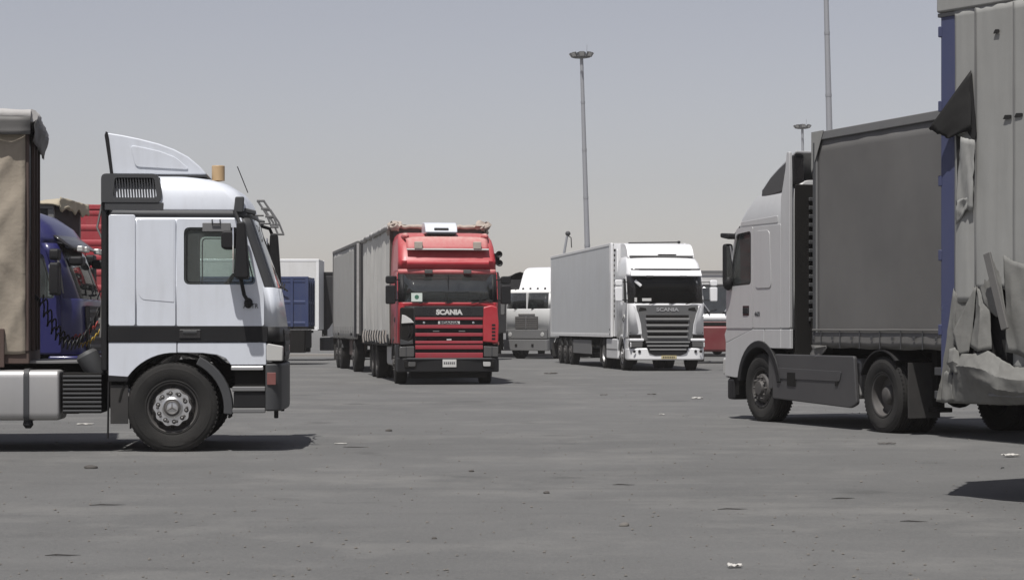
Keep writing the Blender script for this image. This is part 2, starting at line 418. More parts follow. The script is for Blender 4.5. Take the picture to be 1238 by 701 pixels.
def interior(root, xr, xf, w, zf, zbelt, dash=INTER, rhd=False):
    bx('cab_floor', INTER, root, xr + .04, xf - .1, -w + .04, w - .04, zf, zf + .05, 0)
    bx('cab_rear_lining', INTER, root, xr + .04, xr + .10, -w + .04, w - .04, zf + .05, zbelt + .75, 0)
    MB().panel([(xf - .62, zbelt - .10), (xf - .55, zbelt - .5), (xf - .14, zbelt - .5), (xf - .14, zbelt - .02), (xf - .45, zbelt + .02)], -w + .06, w - .06).build('dashboard', dash, root, .03)
    dy = 0.55 if not rhd else -0.55
    M = Matrix.Translation((xf - .72, dy, zbelt + .02)) @ Matrix.Rotation(R(-55), 4, 'Y')
    sw = MB().tube([(0.23 * math.cos(a), 0.23 * math.sin(a), 0) for a in [2 * math.pi * i / 20 for i in range(20)]], .016, 6, True, M)
    sw.box(-.21, .21, -.02, .02, -.02, 0, M); sw.tube([(0, 0, 0), (0, 0, -.35)], .03, 6, False, M)
    sw.build('steering_wheel', BLACKP, root)
    for sy in (dy, -dy):
        s = bx('seat', SEAT, root, xf - 1.45, xf - .95, sy - .25, sy + .25, zbelt - .55, zbelt - .38, .05)
        MB().panel(rpoly([(xf - 1.45, zbelt - .40), (xf - 1.30, zbelt - .40), (xf - 1.40, zbelt + .28), (xf - 1.55, zbelt + .28)], .05), sy - .24, sy + .24).build('backrest', SEAT, s, .04)
        MB().panel(rpoly([(xf - 1.53, zbelt + .30), (xf - 1.42, zbelt + .30), (xf - 1.45, zbelt + .50), (xf - 1.55, zbelt + .50)], .04), sy - .13, sy + .13).build('headrest', SEAT, s, .03)

def chassis(root, x0, x1, axles, z0=.70, z1=.98, m=BLACK):
    for sy in (-.42, .42):
        MB().panel([(x0, z0), (x1, z0), (x1, z1), (x0, z1)], sy - .035, sy + .035).build('frame_rail', m, root, .006)
    n = max(2, int((x1 - x0) / 1.4))
    for i in range(n + 1):
        x = x0 + .1 + (x1 - x0 - .2) * i / n
        bx('cross_member', m, root, x - .05, x + .05, -.385, .385, z0 + .05, z1 - .05, .006)
    for ax in axles:
        a = MB().tube([(ax, -1.0, TR), (ax, 1.0, TR)], .075, 10); a.ball((ax, 0, TR), .2, .22, .2)
        a.build('axle', m, root)
        for sy in (-.5, .5):
            MB().tube([(ax - .7, sy, .80), (ax - .35, sy, .66), (ax, sy, .61), (ax + .35, sy, .66), (ax + .7, sy, .80)], .04, 6).build('leaf_spring', m, root)
def mudguard(root, ax, y0, y1, m, r=.60, a0=10, a1=170):
    o = arc(ax, TR, r, a0, a1, 12); i = arc(ax, TR, r - .02, a1, a0, 12)
    return MB().panel(o + i, y0, y1).build('mudguard', m, root)
def mirror(root, cx, y, z0, z1, side, m, depth=.12, wid=.24, arm_to=None, wide=True, lean=0.0):
    """main mirror housing with glass facing back, wide-angle housing above, arms to the pillar"""
    o = MB().panel(rrect(y - wid / 2, y + wid / 2, z0, z1, .05), cx - depth / 2, cx + depth / 2, 'yz').build('mirror', m, root, .03, 3)
    MB().panel(rrect(y - wid / 2 + .02, y + wid / 2 - .02, z0 + .03, z1 - .03, .04), cx - depth / 2 - .006, cx - depth / 2 + .01, 'yz').build('mirror_glass', MIRROR, o)
    if wide:
        MB().panel(rrect(y - wid / 2, y + wid / 2, z1 + .04, z1 + .23, .06), cx - depth / 2, cx + depth / 2, 'yz').build('wide_angle_mirror', m, root, .03, 3)
    if arm_to:
        for zz in arm_to[2:]:
            MB().tube([(cx, y, min(max(zz, z0 + .05), z1 + .2)), (cx + .02, y - side * .10, zz), (arm_to[0], arm_to[1], zz)], .016, 6).build('mirror_arm', BLACKP, root)
    return o
def coil(root, p0, p1, sag, r, turns, m, wire=.010):
    pts = []
    N = turns * 10
    a, b = Vector(p0), Vector(p1)
    for i in range(N + 1):
        t = i / N; c = a.lerp(b, t); c.z -= sag * 4 * t * (1 - t)
        an = 2 * math.pi * turns * t
        pts.append((c.x + .2 * r * math.sin(an), c.y + r * math.cos(an), c.z + r * math.sin(an)))
    return MB().tube(pts, wire, 5).build('coiled_air_line', m, root)

# ---------------------------------------------------------------- trailers
def tarp_side(L, x0, z0, z1, y, side, amp, wav, seed, pole=0.0, nx=None, nzv=18, diag=0.0, sag=0.0):
    nx = nx or int(L / 0.12)
    def f(u, v):
        x = x0 + L * u; z = z0 + (z1 - z0) * v
        d = amp * (nz(x * wav, z * .35, seed) + .5 * nz(x * wav * 2.3, z * .6 + diag * x, seed + 5))
        if diag:
            d += amp * 1.0 * nz((x + z * .8) * 2.2, (x - z) * .6, seed + 9)
            d += amp * .9 * max(0, 1 - abs(nz((x * 1.0 - z * .55) * 2.4, (x + z) * .35, seed + 3)) * 4) ** 1.5
            d += amp * .6 * max(0, 1 - abs(nz((x * .9 + z * .9) * 2.0, (x - z) * .4, seed + 13)) * 4) ** 1.5
        d += pole * math.sin(math.pi * ((x - x0) % 1.35) / 1.35) * math.sin(math.pi * v)
        d *= min(1, 6 * u + .15, 6 * (1 - u) + .15)
        zz = z + (sag * nz(x * 2.2, 1.7, seed) if v < .02 else 0)
        return (x, y + side * d, zz)
    return MB().grid(f, nx, nzv)
def roll_path(x0, x1, y, z, seed, amp=.03, n=24):
    return [(x0 + (x1 - x0) * i / n, y + amp * nz(i * .45, 2, seed), z + amp * nz(i * .4, 5, seed)) for i in range(n + 1)]
def semi_trailer(name, label, loc, yaw, L=13.6, W=2.5, zb=1.12, zt=4.0, m=TARP_GREY, m_front=None, m_rail=GREYL, style='curtain',
                 axles=3, axle_back=2.2, group=None, seed=1, rail=.10, top=True, wheels=True, legs=True, roof=None, amp=.02, pole=.02,
                 buckles=True, cat='trailer', valance=0.0, chassis_m=BLACK, spacing=1.31):
    t = thing(name, label, cat, loc, yaw, group)
    h = W / 2; m_front = m_front or m
    bx('deck', chassis_m, t, -L + .02, -.02, -h + .02, h - .02, zb - .02, zb + .08, .01)
    for s in (-1, 1):
        if style == 'curtain':
            tarp_side(L - .16, -L + .08, zb - .10, zt - rail, s * (h - .015), s, amp, 1.4, seed + s, pole, sag=.02).build('side_curtain', m, t, thick=.004, sharp=60)
            bx('bottom_rail', chassis_m, t, -L, 0, s * (h - .06), s * (h - .035), zb - .05, zb + .06, .006)
        else:
            bx('side_wall', m, t, -L + .06, -.06, s * (h - .06), s * h, zb, zt - rail, .008)
            bx('bottom_rail', m_rail, t, -L + .05, -.05, s * (h - .04), s * (h + .012), zb - .03, zb + .09, .008)
        bx('top_rail', m_rail, t, -L, 0, s * (h - .07), s * (h + .012), zt - rail, zt, .012)
        for x0 in (-L, -.12):
            bx('corner_post', m_rail, t, x0, x0 + .12, s * (h - .10), s * (h + .006), zb, zt - rail - .002, .015)
    bx('front_wall', m_front, t, -.05, -.006, -h + .10, h - .10, zb, zt - .02, .004)
    d = bx('rear_door', m_rail if style == 'curtain' else m, t, -L - .002, -L + .05, -h + .10, -.006, zb, zt - .06, .006)
    d2 = bx('rear_door', m_rail if style == 'curtain' else m, t, -L - .002, -L + .05, .006, h - .10, zb, zt - .06, .006)
    for dd, yy in ((d, -.25), (d2, .25)): MB().tube([(-L - .03, yy, zb + .1), (-L - .03, yy, zt - .15)], .018, 6).build('lock_rod', STEEL, dd)
    if roof is None:
        MB().panel([(-L + .03, zt - .05), (-.03, zt - .05), (-.03, zt - .012), (-L + .03, zt - .012)], -h + .072, h - .072).build('roof', m, t)
    else:
        MB().grid(lambda u, v: (-L * u, -h - .02 + (W + .04) * v, zt + .01 + roof * (.5 + nz(u * L * .8, v * 3, seed)) * math.sin(math.pi * v)), int(L * 3), 12).build('roof_tarp', m, t, thick=.01, sharp=60)
    if style == 'curtain' and buckles:
        n = int(L / .62)
        for s in (-1, 1):
            for i in range(n):
                x = -.35 - i * .62
                k = MB().box(x - .022, x + .022, s * (h + .012), s * (h + .020), zb - .13, zb + .28)
                k.box(x - .03, x + .03, s * (h + .010), s * (h + .032), zb + .06, zb + .14)
                k.build('strap', GREYL, t)
    for sy in (-.48, .48):
        MB().panel([(-L + .3, zb - .36), (-3.4, zb - .36), (-2.9, zb - .14), (-.4, zb - .14), (-.4, zb - .02), (-L + .3, zb - .02)], sy - .05, sy + .05).build('frame_rail', chassis_m, t, .008)
    if legs:
        for s in (-1, 1):
            lg = bx('landing_leg', chassis_m, t, -2.75, -2.62, s * .85 - .06, s * .85 + .06, .36, zb - .02, .008)
            bx('landing_foot', chassis_m, lg, -2.84, -2.53, s * .85 - .12, s * .85 + .12, .30, .36, .008)
        MB().tube([(-2.68, -.8, .75), (-2.68, .8, .75)], .03, 6).build('leg_brace', chassis_m, t)
    if wheels:
        for i in range(axles):
            ax = -L + axle_back + i * spacing
            MB().tube([(ax, -1.0, TR), (ax, 1.0, TR)], .07, 8).build('axle', chassis_m, t)
            for s in (-1, 1):
                wheel(t, ax, s * (h - .17), 'front', material=STEEL_DK, holes=False)
                mudguard(t, ax, s * (h - .34), s * (h - .02), BLACKP, .585, 20, 160)
    bx('underride_bar', GREYL, t, -L + .02, -L + .12, -h + .06, h - .06, .50, .62, .012)
    for s in (-1, 1):
        bx('underride_bracket', chassis_m, t, -L + .04, -L + .12, s * .5 - .04, s * .5 + .04, .62, zb - .3, 0)
        bx('tail_lamp', REDLAMP, t, -L - .02, -L + .03, s * .95 - .16, s * .95 + .16, .64, .76, .01)
        bx('mud_flap', RUBBER_TR, t, -L + .35, -L + .37, s * (h - .17) - .16, s * (h - .17) + .16, .25, .80, 0)
    return t

# ---------------------------------------------------------------- ground
def ground():
    m = bpy.data.materials.new('asphalt_dusty'); m.use_nodes = True
    N = m.node_tree.nodes; L = m.node_tree.links; b = N['Principled BSDF']
    tc = N.new('ShaderNodeTexCoord'); co = tc.outputs['Object']
    def noi(sc, det, rgh=.6, stretch=None):
        n = N.new('ShaderNodeTexNoise'); n.inputs['Scale'].default_value = sc; n.inputs['Detail'].default_value = det; n.inputs['Roughness'].default_value = rgh
        if stretch:
            mp = N.new('ShaderNodeMapping'); mp.inputs['Scale'].default_value = stretch; mp.inputs['Rotation'].default_value = (0, 0, .2); L.new(co, mp.inputs[0]); L.new(mp.outputs[0], n.inputs['Vector'])
        else: L.new(co, n.inputs['Vector'])
        return n.outputs['Fac']
    def mr(v, a, b_, lo, hi):
        r = N.new('ShaderNodeMapRange'); r.inputs[1].default_value = a; r.inputs[2].default_value = b_; r.inputs[3].default_value = lo; r.inputs[4].default_value = hi
        L.new(v, r.inputs[0]); return r.outputs[0]
    def mix(f, a, c):
        x = N.new('ShaderNodeMix'); x.data_type = 'RGBA'; L.new(f, x.inputs[0])
        for k, v in ((6, a), (7, c)):
            if isinstance(v, tuple): x.inputs[k].default_value = (*v, 1)
            else: L.new(v, x.inputs[k])
        return x.outputs[2]
    c = mix(mr(noi(.22, 6), .35, .68, 0, 1), (0.106, 0.106, 0.1035), (0.131, 0.1305, 0.127))
    c = mix(mr(noi(1.4, 8, .7), .45, .75, 0, .45), c, (0.152, 0.150, 0.144))
    c = mix(mr(noi(.6, 5, .6, (.25, 1.6, 1)), .56, .74, 0, .5), c, (0.088, 0.088, 0.086))
    c = mix(mr(noi(.35, 7, .7), .50, .70, 0, .6), c, (0.195, 0.191, 0.180))
    c = mix(mr(noi(.9, 4, .6, (.12, 2.6, 1)), .60, .72, 0, .35), c, (0.078, 0.078, 0.077))
    c = mix(mr(noi(.8, 3, .4), .66, .74, 0, .6), c, (0.062, 0.062, 0.060))
    c = mix(mr(noi(9, 3, .5), .66, .74, 0, .6), c, (0.07, 0.068, 0.065))
    c = mix(mr(noi(28, 4, .6), .50, .70, 0, .5), c, (0.165, 0.16, 0.15))
    c = mix(mr(noi(34, 4, .6), .55, .72, 0, .45), c, (0.07, 0.07, 0.068))
    c = mix(mr(noi(75, 2, .5), .58, .70, 0, .55), c, (0.19, 0.183, 0.172))
    c = mix(mr(noi(110, 2, .5), .60, .72, 0, .6), c, (0.05, 0.05, 0.048))
    L.new(c, b.inputs['Base Color']); b.inputs['Roughness'].default_value = .88; b.inputs['Specular IOR Level'].default_value = .25
    bn = N.new('ShaderNodeBump'); bn.inputs['Strength'].default_value = .5; bn.inputs['Distance'].default_value = .02; L.new(noi(60, 5, .7), bn.inputs['Height'])
    b2 = N.new('ShaderNodeBump'); b2.inputs['Strength'].default_value = .25; b2.inputs['Distance'].default_value = .06; L.new(noi(2.2, 4), b2.inputs['Height'])
    L.new(bn.outputs[0], b2.inputs['Normal']); L.new(b2.outputs[0], b.inputs['Normal'])
    g = MB()
    ys = [-40, 0, 8, 12, 16, 20, 26, 34, 44, 60, 80, 110, 160, 300, 800, 2500, 5000]
    xs = [-5000, -1500, -400, -120, -50, -20, -8, 0, 8, 20, 50, 120, 400, 1500, 5000]
    vs = [(x, y, 0) for y in ys for x in xs]; n = len(xs)
    fs = [(j * n + i, j * n + i + 1, (j + 1) * n + i + 1, (j + 1) * n + i) for j in range(len(ys) - 1) for i in range(n - 1)]
    g.add(vs, fs); o = g.build('ground', m); o['kind'] = 'structure'; return o
ground()

# ---------------------------------------------------------------- generic cab
def cab_base(root, rows, w, paint, wz, door, win, pillar=None, gl_w=GLASS_D, gl_s=GLASS, zs=(), extra=None, mats=None,
             bulge=.05, nc=4, dash=INTER, zfloor=1.05, door_mat=None, handle=None, ih=True):
    """wz: windshield bottom/top; door: (x_rear, x_front_low, x_front_top, z_bottom, z_belt, z_top); win: hole polygon"""
    pillar = pillar or paint; dm = door_mat or paint
    xr, xl, xt, zb, zbelt, zt = door
    wx0 = min(p[0] for p in win); wz0 = min(p[1] for p in win); wz1 = max(p[1] for p in win)
    slope = (xl - xt) / max(.01, zt - zbelt)
    fx = lambda z: (xl if z < zbelt else xl - slope * (z - zbelt)) - .03
    Z = [wz[0], wz[1], wz0 - .02, wz1 + .02, *zs]
    def tf(kind, x, y, z):
        if extra:
            e = extra(kind, x, y, z)
            if e is not None: return e or None
        if wz[0] < z < wz[1]:
            if kind == 'front': return 'windshield'
            if kind == 'corner': return 'pillar'
        if kind == 'side' and wz0 - .02 < z < wz1 + .02 and wx0 - .02 < x < fx(z) + .001: return None
        return 'cab'
    mm = {'cab': paint, 'windshield': gl_w, 'pillar': pillar}
    if mats: mm.update(mats)
    parts = cab_shell(root, rows, [(lerp_tab(rows, 1.5)[1] + wx0) / 2, wx0 - .02, fx], tf, mm, bulge, nc, zs=Z)
    out = [(xr, zb), (xl, zb), (xl, zbelt), (xt, zt), (xr, zt)]
    for s in (-1, 1):
        d = MB().panel(rpoly(out, [.02, .03, .15, .08, .03], 5), s * (w + .001), s * (w + .016), holes=[rpoly(win, .07, 4)]).build('door', dm, root, sharp=30)
        MB().panel(rpoly([(x + (.02 if x < (wx0 + .1) else -.02), z + (.02 if z < (wz0 + .1) else -.02)) for x, z in win], .06, 4),
                   s * (w + .003), s * (w + .011), holes=[rpoly([(x + (.035 if x < (wx0 + .1) else -.035), z + (.03 if z < (wz0 + .1) else -.03)) for x, z in win], .05, 4)]).build('window_seal', BLACKP, d)
        MB().panel(rpoly(win, .07, 4), s * (w - .012), s * (w - .006)).build('window', gl_s, d)
        if handle:
            hx, hz, hl = handle
            k = bx('door_handle', BLACKP, d, hx, hx + hl, s * (w + .016), s * (w + .034), hz, hz + .09, .012)
            bx('handle_recess', BLACKG, d, hx - .02, hx + hl + .02, s * (w + .0155), s * (w + .018), hz - .03, hz + .12, 0)
    if ih: interior(root, lerp_tab(rows, 1.5)[1], lerp_tab(rows, wz[0])[0], w, zfloor, wz[0], dash)
    return parts
def plan_bumper(x0, x1, w, z0, z1, r=.25, bul=.06, hol=None):
    o = [(x0, -w), (x1 - r - bul, -w)] + [(x1 - bul - r + r * math.sin(a), -w + r - r * math.cos(a)) for a in [math.pi / 2 * i / 5 for i in range(1, 6)]]
    o += [(x1 - bul * t * t, -(w - r) * t) for t in (.5, 0, -.5)]
    o += [(x, -y) for x, y in reversed(o[:7])]
    return MB().panel(o, z0, z1, 'xy')
def wiper(root, x, y0, y1, z0, z1, m=BLACKP):
    MB().tube([(x, y0, z0), (x - .05, (y0 + y1) / 2, z0 + .04), (x - .05, y1, z1)], .012, 5).build('wiper', m, root)

# ================================================================ white tractor with roof deflector (left)
def white_tractor():
    t = thing('tractor_unit', 'white tractor unit with black stripe, roof deflector and tan beacon, seen side on', 'truck', (-3.95, 24.71, 0), 4.3)
    w = 1.22
    rows = [(1.25, 1.27, -.72, w, .10), (1.42, 1.26, -.72, w, .10), (1.87, 1.19, -.72, w, .10), (2.66, .925, -.72, w, .10), (2.76, .90, -.72, w, .12), (2.88, .85, -.72, 1.205, .14),
            (2.98, .77, -.72, 1.18, .16), (3.06, .64, -.72, 1.13, .18), (3.11, .48, -.71, 1.06, .2), (3.14, .30, -.70, .98, .2), (3.155, .1, -.68, .86, .2)]
    def extra(kind, x, y, z):
        if z < 1.42: return 'stripe'
        if 2.66 < z < 2.74 and kind != 'back': return 'gutter'
        if kind in ('back', 'rear'): return 'cab'
        return None
    win = [(.13, 1.90), (.95, 1.90), (.80, 2.55), (.13, 2.55)]
    cab_base(t, rows, w, WHITE_A, (1.87, 2.66), (.05, 1.035, .765, 1.43, 1.86, 2.645), win, pillar=GREYP, zs=(1.42, 2.74), extra=extra,
             mats={'stripe': BLACKP, 'gutter': GREYP}, zfloor=1.26)
    for s in (-1, 1):
        bx('stripe_moulding', BLACKP, t, -.72, 1.075, s * (w + .0005), s * (w + .014), 1.252, 1.424, .003)
        # sleeper panels, lower body, arch, steps
        MB().panel(rpoly([(-.40, 1.43), (.036, 1.43), (.036, 2.645), (-.40, 2.645)], .02), s * w, s * (w + .012)).build('sleeper_panel', WHITE_A, t, .005)
        MB().panel(rpoly([(-.385, 1.80), (-.34, 1.73), (.02, 1.70), (.02, 2.63), (-.385, 2.63)], [.06, .06, .01, .01, .01]), s * (w + .0125), s * (w + .0165)).build('sleeper_pressing', WHITE_A, t, .006, 3)
        MB().panel(rpoly([(-.715, 1.43), (-.415, 1.43), (-.415, 2.69), (-.715, 2.69)], .03), s * w, s * (w + .016)).build('rear_quarter_panel', WHITE_A, t, .008)
        k = bx('door_handle', BLACKG, t, .08, .32, s * (w + .0145), s * (w + .026), 1.29, 1.39, .01)
        bx('handle_grip', GREYP, k, .12, .28, s * (w + .026), s * (w + .040), 1.345, 1.375, .008)
        lo = [(-.715, .87), (-.715, 1.244), (.046, 1.244), (.046, 1.125)] + arc(.02, .49, .637, 88, 145, 9)
        MB().panel(lo, s * (w - .02), s * (w + .004)).build('rear_fender', WHITE_A, t, .008)
        bx('fender_trim', BLACKP, t, -.72, -.50, s * (w - .03), s * (w + .002), .80, .867, .006)
        MB().panel([(.056, 1.125), (.056, 1.244), (1.06, 1.244), (1.06, .985), (.66, .985), (.60, 1.06), (.50, 1.10), (.34, 1.12)], s * (w - .02), s * (w + .004)).build('door_skirt', WHITE_A, t, .010)
        bx('skirt_edge', CHROME, t, .66, 1.03, s * (w - .03), s * (w + .010), .925, .975, .012)
        MB().panel(arc(.02, .49, .66, 64, -6, 9) + arc(.02, .49, .56, -6, 64, 9), s * (w - .20), s * (w + .010)).build('mudguard', GREYP, t, .012)
        o = arc(.02, .49, .635, -10, 172, 16); i = arc(.02, .49, .615, 172, -10, 16)
        MB().panel(o + i, s * .70, s * (w - .022)).build('arch_liner', BLACK, t)
        bx('step_well', BLACK, t, .70, 1.04, s * .75, s * (w - .06), .46, .98, 0)
        for z0, m in ((.685, GREYL), (.44, GREYL)):
            bx('step_tread', m, t, .675, 1.05, s * (w - .10), s * (w + .012), z0, z0 + .055, .012)
        bx('step_riser', BLACKP, t, .69, 1.05, s * (w - .08), s * (w - .01), .50, .68, .006)
        bx('mud_flap', RUBBER_TR, t, -.70, -.50, s * (w - .05), s * (w - .03), .32, .76, .003)
        MB().tube([(-.72, s * (w - .04), .80), (-.73, s * (w - .04), .15)], .012, 5).build('mud_flap_stay', BLACKP, t)
        # headlamp corner
        MB().panel(rpoly([(1.06, 1.03), (1.245, 1.03), (1.25, 1.20), (1.06, 1.235)], .02), s * (w - .22), s * (w + .002)).build('corner_lamp', LAMP, t, .02)
        # roof side vents
        v = MB().panel(rpoly([(-.80, 2.83), (-.13, 2.83), (-.115, 2.95), (-.165, 3.155), (-.80, 3.155)], [.02, .06, .06, .06, .06]), s * (w - .12), s * (w + .012),
                       holes=[rpoly([(-.665, 2.885), (-.175, 2.885), (-.205, 3.11), (-.645, 3.11)], .03)]).build('side_vent', GREYP, t)
        bx('vent_backing', BLACK, v, -.68, -.15, s * (w - .14), s * (w - .10), 2.87, 3.12, 0)
        for i in range(15):
            x = -.645 + i * .0315
            MB().panel([(x, 2.885), (x + .013, 2.885), (x - .012, 3.11), (x - .025, 3.11)], s * (w - .06), s * (w + .004)).build('louvre', GREYP, v)
        bx('vent_plinth', GREYP, t, -.76, -.10, s * (w - .06), s * (w + .004), 2.742, 2.829, .006)
        # mirrors
        mx = .80 if s < 0 else 1.05
        ys = s * (w + .24)
        mi = MB().panel(rpoly([(mx - .085, 1.96), (mx + .085, 1.96), (mx + .04, 2.60), (mx - .055, 2.60)], .04), ys - .13, ys + .13).build('mirror', BLACKP, t, .025, 3)
        MB().panel(rrect(ys - .11, ys + .11, 2.02, 2.54, .03), mx - .102, mx - .088, 'yz').build('mirror_glass', MIRROR, mi)
        MB().panel(rrect(mx - .23, mx - .07, 2.29, 2.50, .05), ys - .11, ys + .11).build('wide_angle_mirror', BLACKP, t, .03, 3)
        a = MB().tube([(mx - .02, ys, 1.99), (mx + .02, ys - s * .05, 1.78), (.86, s * (w + .03), 1.70)], .022, 8)
        MB().tube([(mx - .02, ys, 2.56), (mx - .06, ys - s * .06, 2.66), (.70, s * (w - .02), 2.74)], .022, 8).build('mirror_arm', BLACKP, t)
        a.ball((.86, s * (w + .04), 1.69), .05, .045, .06)
        a.build('mirror_arm', BLACKP, t)
        MB().panel(rpoly([(.69, 2.72), (.80, 2.72), (.81, 2.90), (.71, 2.90)], .02), s * (w - .06), s * (w + .03)).build('ramp_mirror', GREYP, t, .015)
        MB().tube([(.80, s * (w - .05), 2.75), (.93, s * (w - .10), 2.72)], .03, 6).build('ramp_mirror_arm', GREYP, t)
        # fuel tank, battery box
        tk = MB().panel(rpoly([(s * (w - .02), .36), (s * .56, .36), (s * .56, .93), (s * (w - .02), .93)], .09), -2.65, -1.27, 'yz').build('fuel_tank', ALU, t, .035, 3)
        for xs in (-2.35, -1.64):
            MB().panel(rpoly([(s * (w - .005), .345), (s * .55, .345), (s * .55, .945), (s * (w - .005), .945)], .10), xs - .03, xs + .03, 'yz').build('tank_strap', GREYP, tk)
        MB().lathe([(.0005, .05), (.05, .05), (.06, 0), (.03, -.04)], 10, 'z', Matrix.Translation((-1.63, s * (w - .1), .31))).build('tank_drain', BLACKP, tk)
        bb = bx('battery_box', BLACK, t, -1.24, -.80, s * .62, s * (w - .06), .44, .90, .01)
        for i in range(9):
            bx('rib', GREYP, bb, -1.235, -.80, s * (w - .07), s * (w - .035), .455 + i * .049, .480 + i * .049, .006)
    bx('cab_rear_shroud', BLACKP, t, -.805, -.735, -w + .03, w - .03, .92, 3.12, .02)
    plan_bumper(1.05, 1.285, 1.245, .46, 1.0, .16, .05).build('bumper', GREYP, t, .035, 3)
    for s in (-1, 1):
        bx('marker_lamp', REDLAMP, t, 1.07, 1.17, s * 1.246, s * 1.256, .76, .90, .008)
        bx('tow_hook', BLACKP, t, 1.14, 1.19, s * 1.0 - .02, s * 1.0 + .02, .37, .46, .01)
    bx('front_grille', BLACKP, t, 1.10, 1.255, -.78, .78, 1.02, 1.40, .02)
    for i in range(3): bx('grille_slat', GREYP, t, 1.25, 1.265, -.78, .78, 1.08 + i * .13, 1.13 + i * .13, .008)
    # roof deflector
    prof = [(-.73, 3.165), (-.785, 3.60), (-.765, 3.64), (-.60, 3.615), (-.40, 3.575), (-.18, 3.52), (0, 3.455), (.16, 3.37), (.28, 3.27), (.36, 3.19), (.365, 3.165)]
    d = MB().panel(prof, -.98, .98).build('roof_deflector', WHITE_A, t, .05, 3)
    for s in (-1, 1):
        MB().panel(rpoly([(-.44, 3.25), (.18, 3.22), (.02, 3.36), (-.16, 3.43), (-.34, 3.47), (-.50, 3.50)], .05, 3), s * .978, s * .992).build('deflector_pressing', WHITE_A, d, .008)
    MB().panel([(-.725, 3.16), (-.79, 3.61), (-.775, 3.655), (-.755, 3.645), (-.74, 3.58), (-.69, 3.16)], -.992, .992).build('deflector_rear_edge', BLACKP, d, .004)
    bx('deflector_base', GREYP, d, -.72, .37, -.97, .97, 3.14, 3.172, .006)
    MB().lathe([(.0005, 3.31), (.072, 3.305), (.076, 3.30), (.076, 3.13), (.0005, 3.12)], 20, 'z', Matrix.Translation((.47, -.5, 0))).build('beacon', BEACON, t)
    MB().tube([(.84, -1.0, 2.96), (.72, -1.0, 3.26)], .006, 5).build('antenna', BLACKP, t)
    for s in (-1, 1):
        g = MB()
        for dx in (0, .07): g.tube([(.95 + dx, s * .95, 2.87), (1.05 + dx, s * .95, 2.72), (1.11 + dx, s * .95, 2.57)], .012, 6)
        for tt in (0, .3, .6, 1):
            x = .95 + .16 * tt; z = 2.87 - .30 * tt
            g.tube([(x - .01, s * .95, z), (x + .08, s * .95, z)], .014, 6)
        g.tube([(.88, s * .95, 2.70), (1.02, s * .95, 2.70)], .012, 5)
        g.build('lamp_bracket', GREYL, t)
    for y in (-.3, .5): wiper(t, 1.24, y, y + .6, 1.86, 1.95)
    side_text('AUTR', .075, .885, -(w + .019), 1.655, 'door_lettering', INK, t, -1, .17)
    # window-side clutter seen through the glass
    bx('sun_blind', GREYL, t, .34, .66, -(w + .03), -(w + .018), 2.50, 2.60, .008)
    MB().tube([(.45, -(w + .03), 2.64), (.45, -(w + .045), 2.585), (.54, -(w + .045), 2.585), (.54, -(w + .03), 2.64)], .008, 5).build('blind_hook', BLACKP, t)
    chassis(t, -4.6, 1.0, (0, -3.6))
    w1 = wheel(t, 0, -1.06, 'front', material=STEEL_DK); wheel(t, 0, 1.06, 'front')
    for s in (-1, 1):
        wheel(t, -3.6, s * 1.06, 'rear', dual=True); mudguard(t, -3.6, s * .75, s * 1.22, BLACKP)
    # bright wheel trim ring on the near front wheel
    trim = []
    for i in range(80):
        a = 2 * math.pi * i / 80; trim.append(((.205 + .010 * math.cos(10 * a)) * math.cos(a), (.205 + .010 * math.cos(10 * a)) * math.sin(a)))
    hl = [[(.162 * math.cos(2 * math.pi * (i + .3) / 10) + .026 * math.cos(b), .162 * math.sin(2 * math.pi * (i + .3) / 10) + .026 * math.sin(b)) for b in [2 * math.pi * k / 10 for k in range(10)]] for i in range(10)]
    r = MB().panel(trim, TW / 2 + .0, TW / 2 + .022, 'xz', holes=hl).build('wheel_trim', CHROME, w1)
    c = MB().lathe([(.118, .17), (.118, .182), (.100, .196), (.095, .192), (.05, .20), (.0005, .203)], 28, 'y').build('hub_cap', CHROME, w1)
    st = MB().tube([(.07 * math.cos(a), .205, .07 * math.sin(a)) for a in [2 * math.pi * k / 20 for k in range(20)]], .006, 5, True)
    for k in range(3):
        a = math.pi / 2 + k * 2 * math.pi / 3
        st.tube([(0, .207, 0), (.068 * math.cos(a), .204, .068 * math.sin(a))], [.012, .003], 5)
    st.build('hub_emblem', STEEL, w1)
    nb = MB()
    for i in range(10):
        a = 2 * math.pi * (i + .3) / 10
        nb.lathe([(.017, .13), (.017, .176), (.010, .182), (.0005, .183)], 6, 'y', Matrix.Translation((.162 * math.cos(a), 0, .162 * math.sin(a))))
    nb.build('wheel_nuts', STEEL, w1)['kind'] = 'stuff'
    # lines between cab and trailer
    coil(t, (-.95, -.25, 1.62), (-1.62, -.35, 1.75), .48, .055, 15, BLACKP)
    coil(t, (-.92, -.05, 1.70), (-1.62, -.1, 1.80), .50, .05, 14, BLACKP)
    coil(t, (-.90, .15, 1.62), (-1.30, .1, 1.30), .10, .035, 8, CABLE_R, .008)
    coil(t, (-.90, .30, 1.55), (-1.25, .25, 1.20), .10, .03, 8, CABLE_Y, .007)
    MB().lathe([(.0005, -.16), (.10, -.16), (.12, -.12), (.13, .12), (.10, .16), (.0005, .17)], 18, 'z',
               Matrix.Translation((-.93, -1.0, .99)) @ Matrix.Rotation(R(-28), 4, 'Y')).build('air_cleaner_duct', GREYP, t)
    bx('catwalk', GREYL, t, -1.75, -.85, -.9, .9, 1.00, 1.03, .005)
    bx('rear_bulkhead_rail', STEEL, t, -.86, -.82, -1.0, 1.0, 1.45, 1.52, .01)
    MB().tube([(-.80, -1.08, 2.85), (-.86, -1.10, 2.55), (-.77, -1.12, 2.35), (-.82, -1.12, 1.3)], .013, 6).build('grab_rail', STEEL, t)
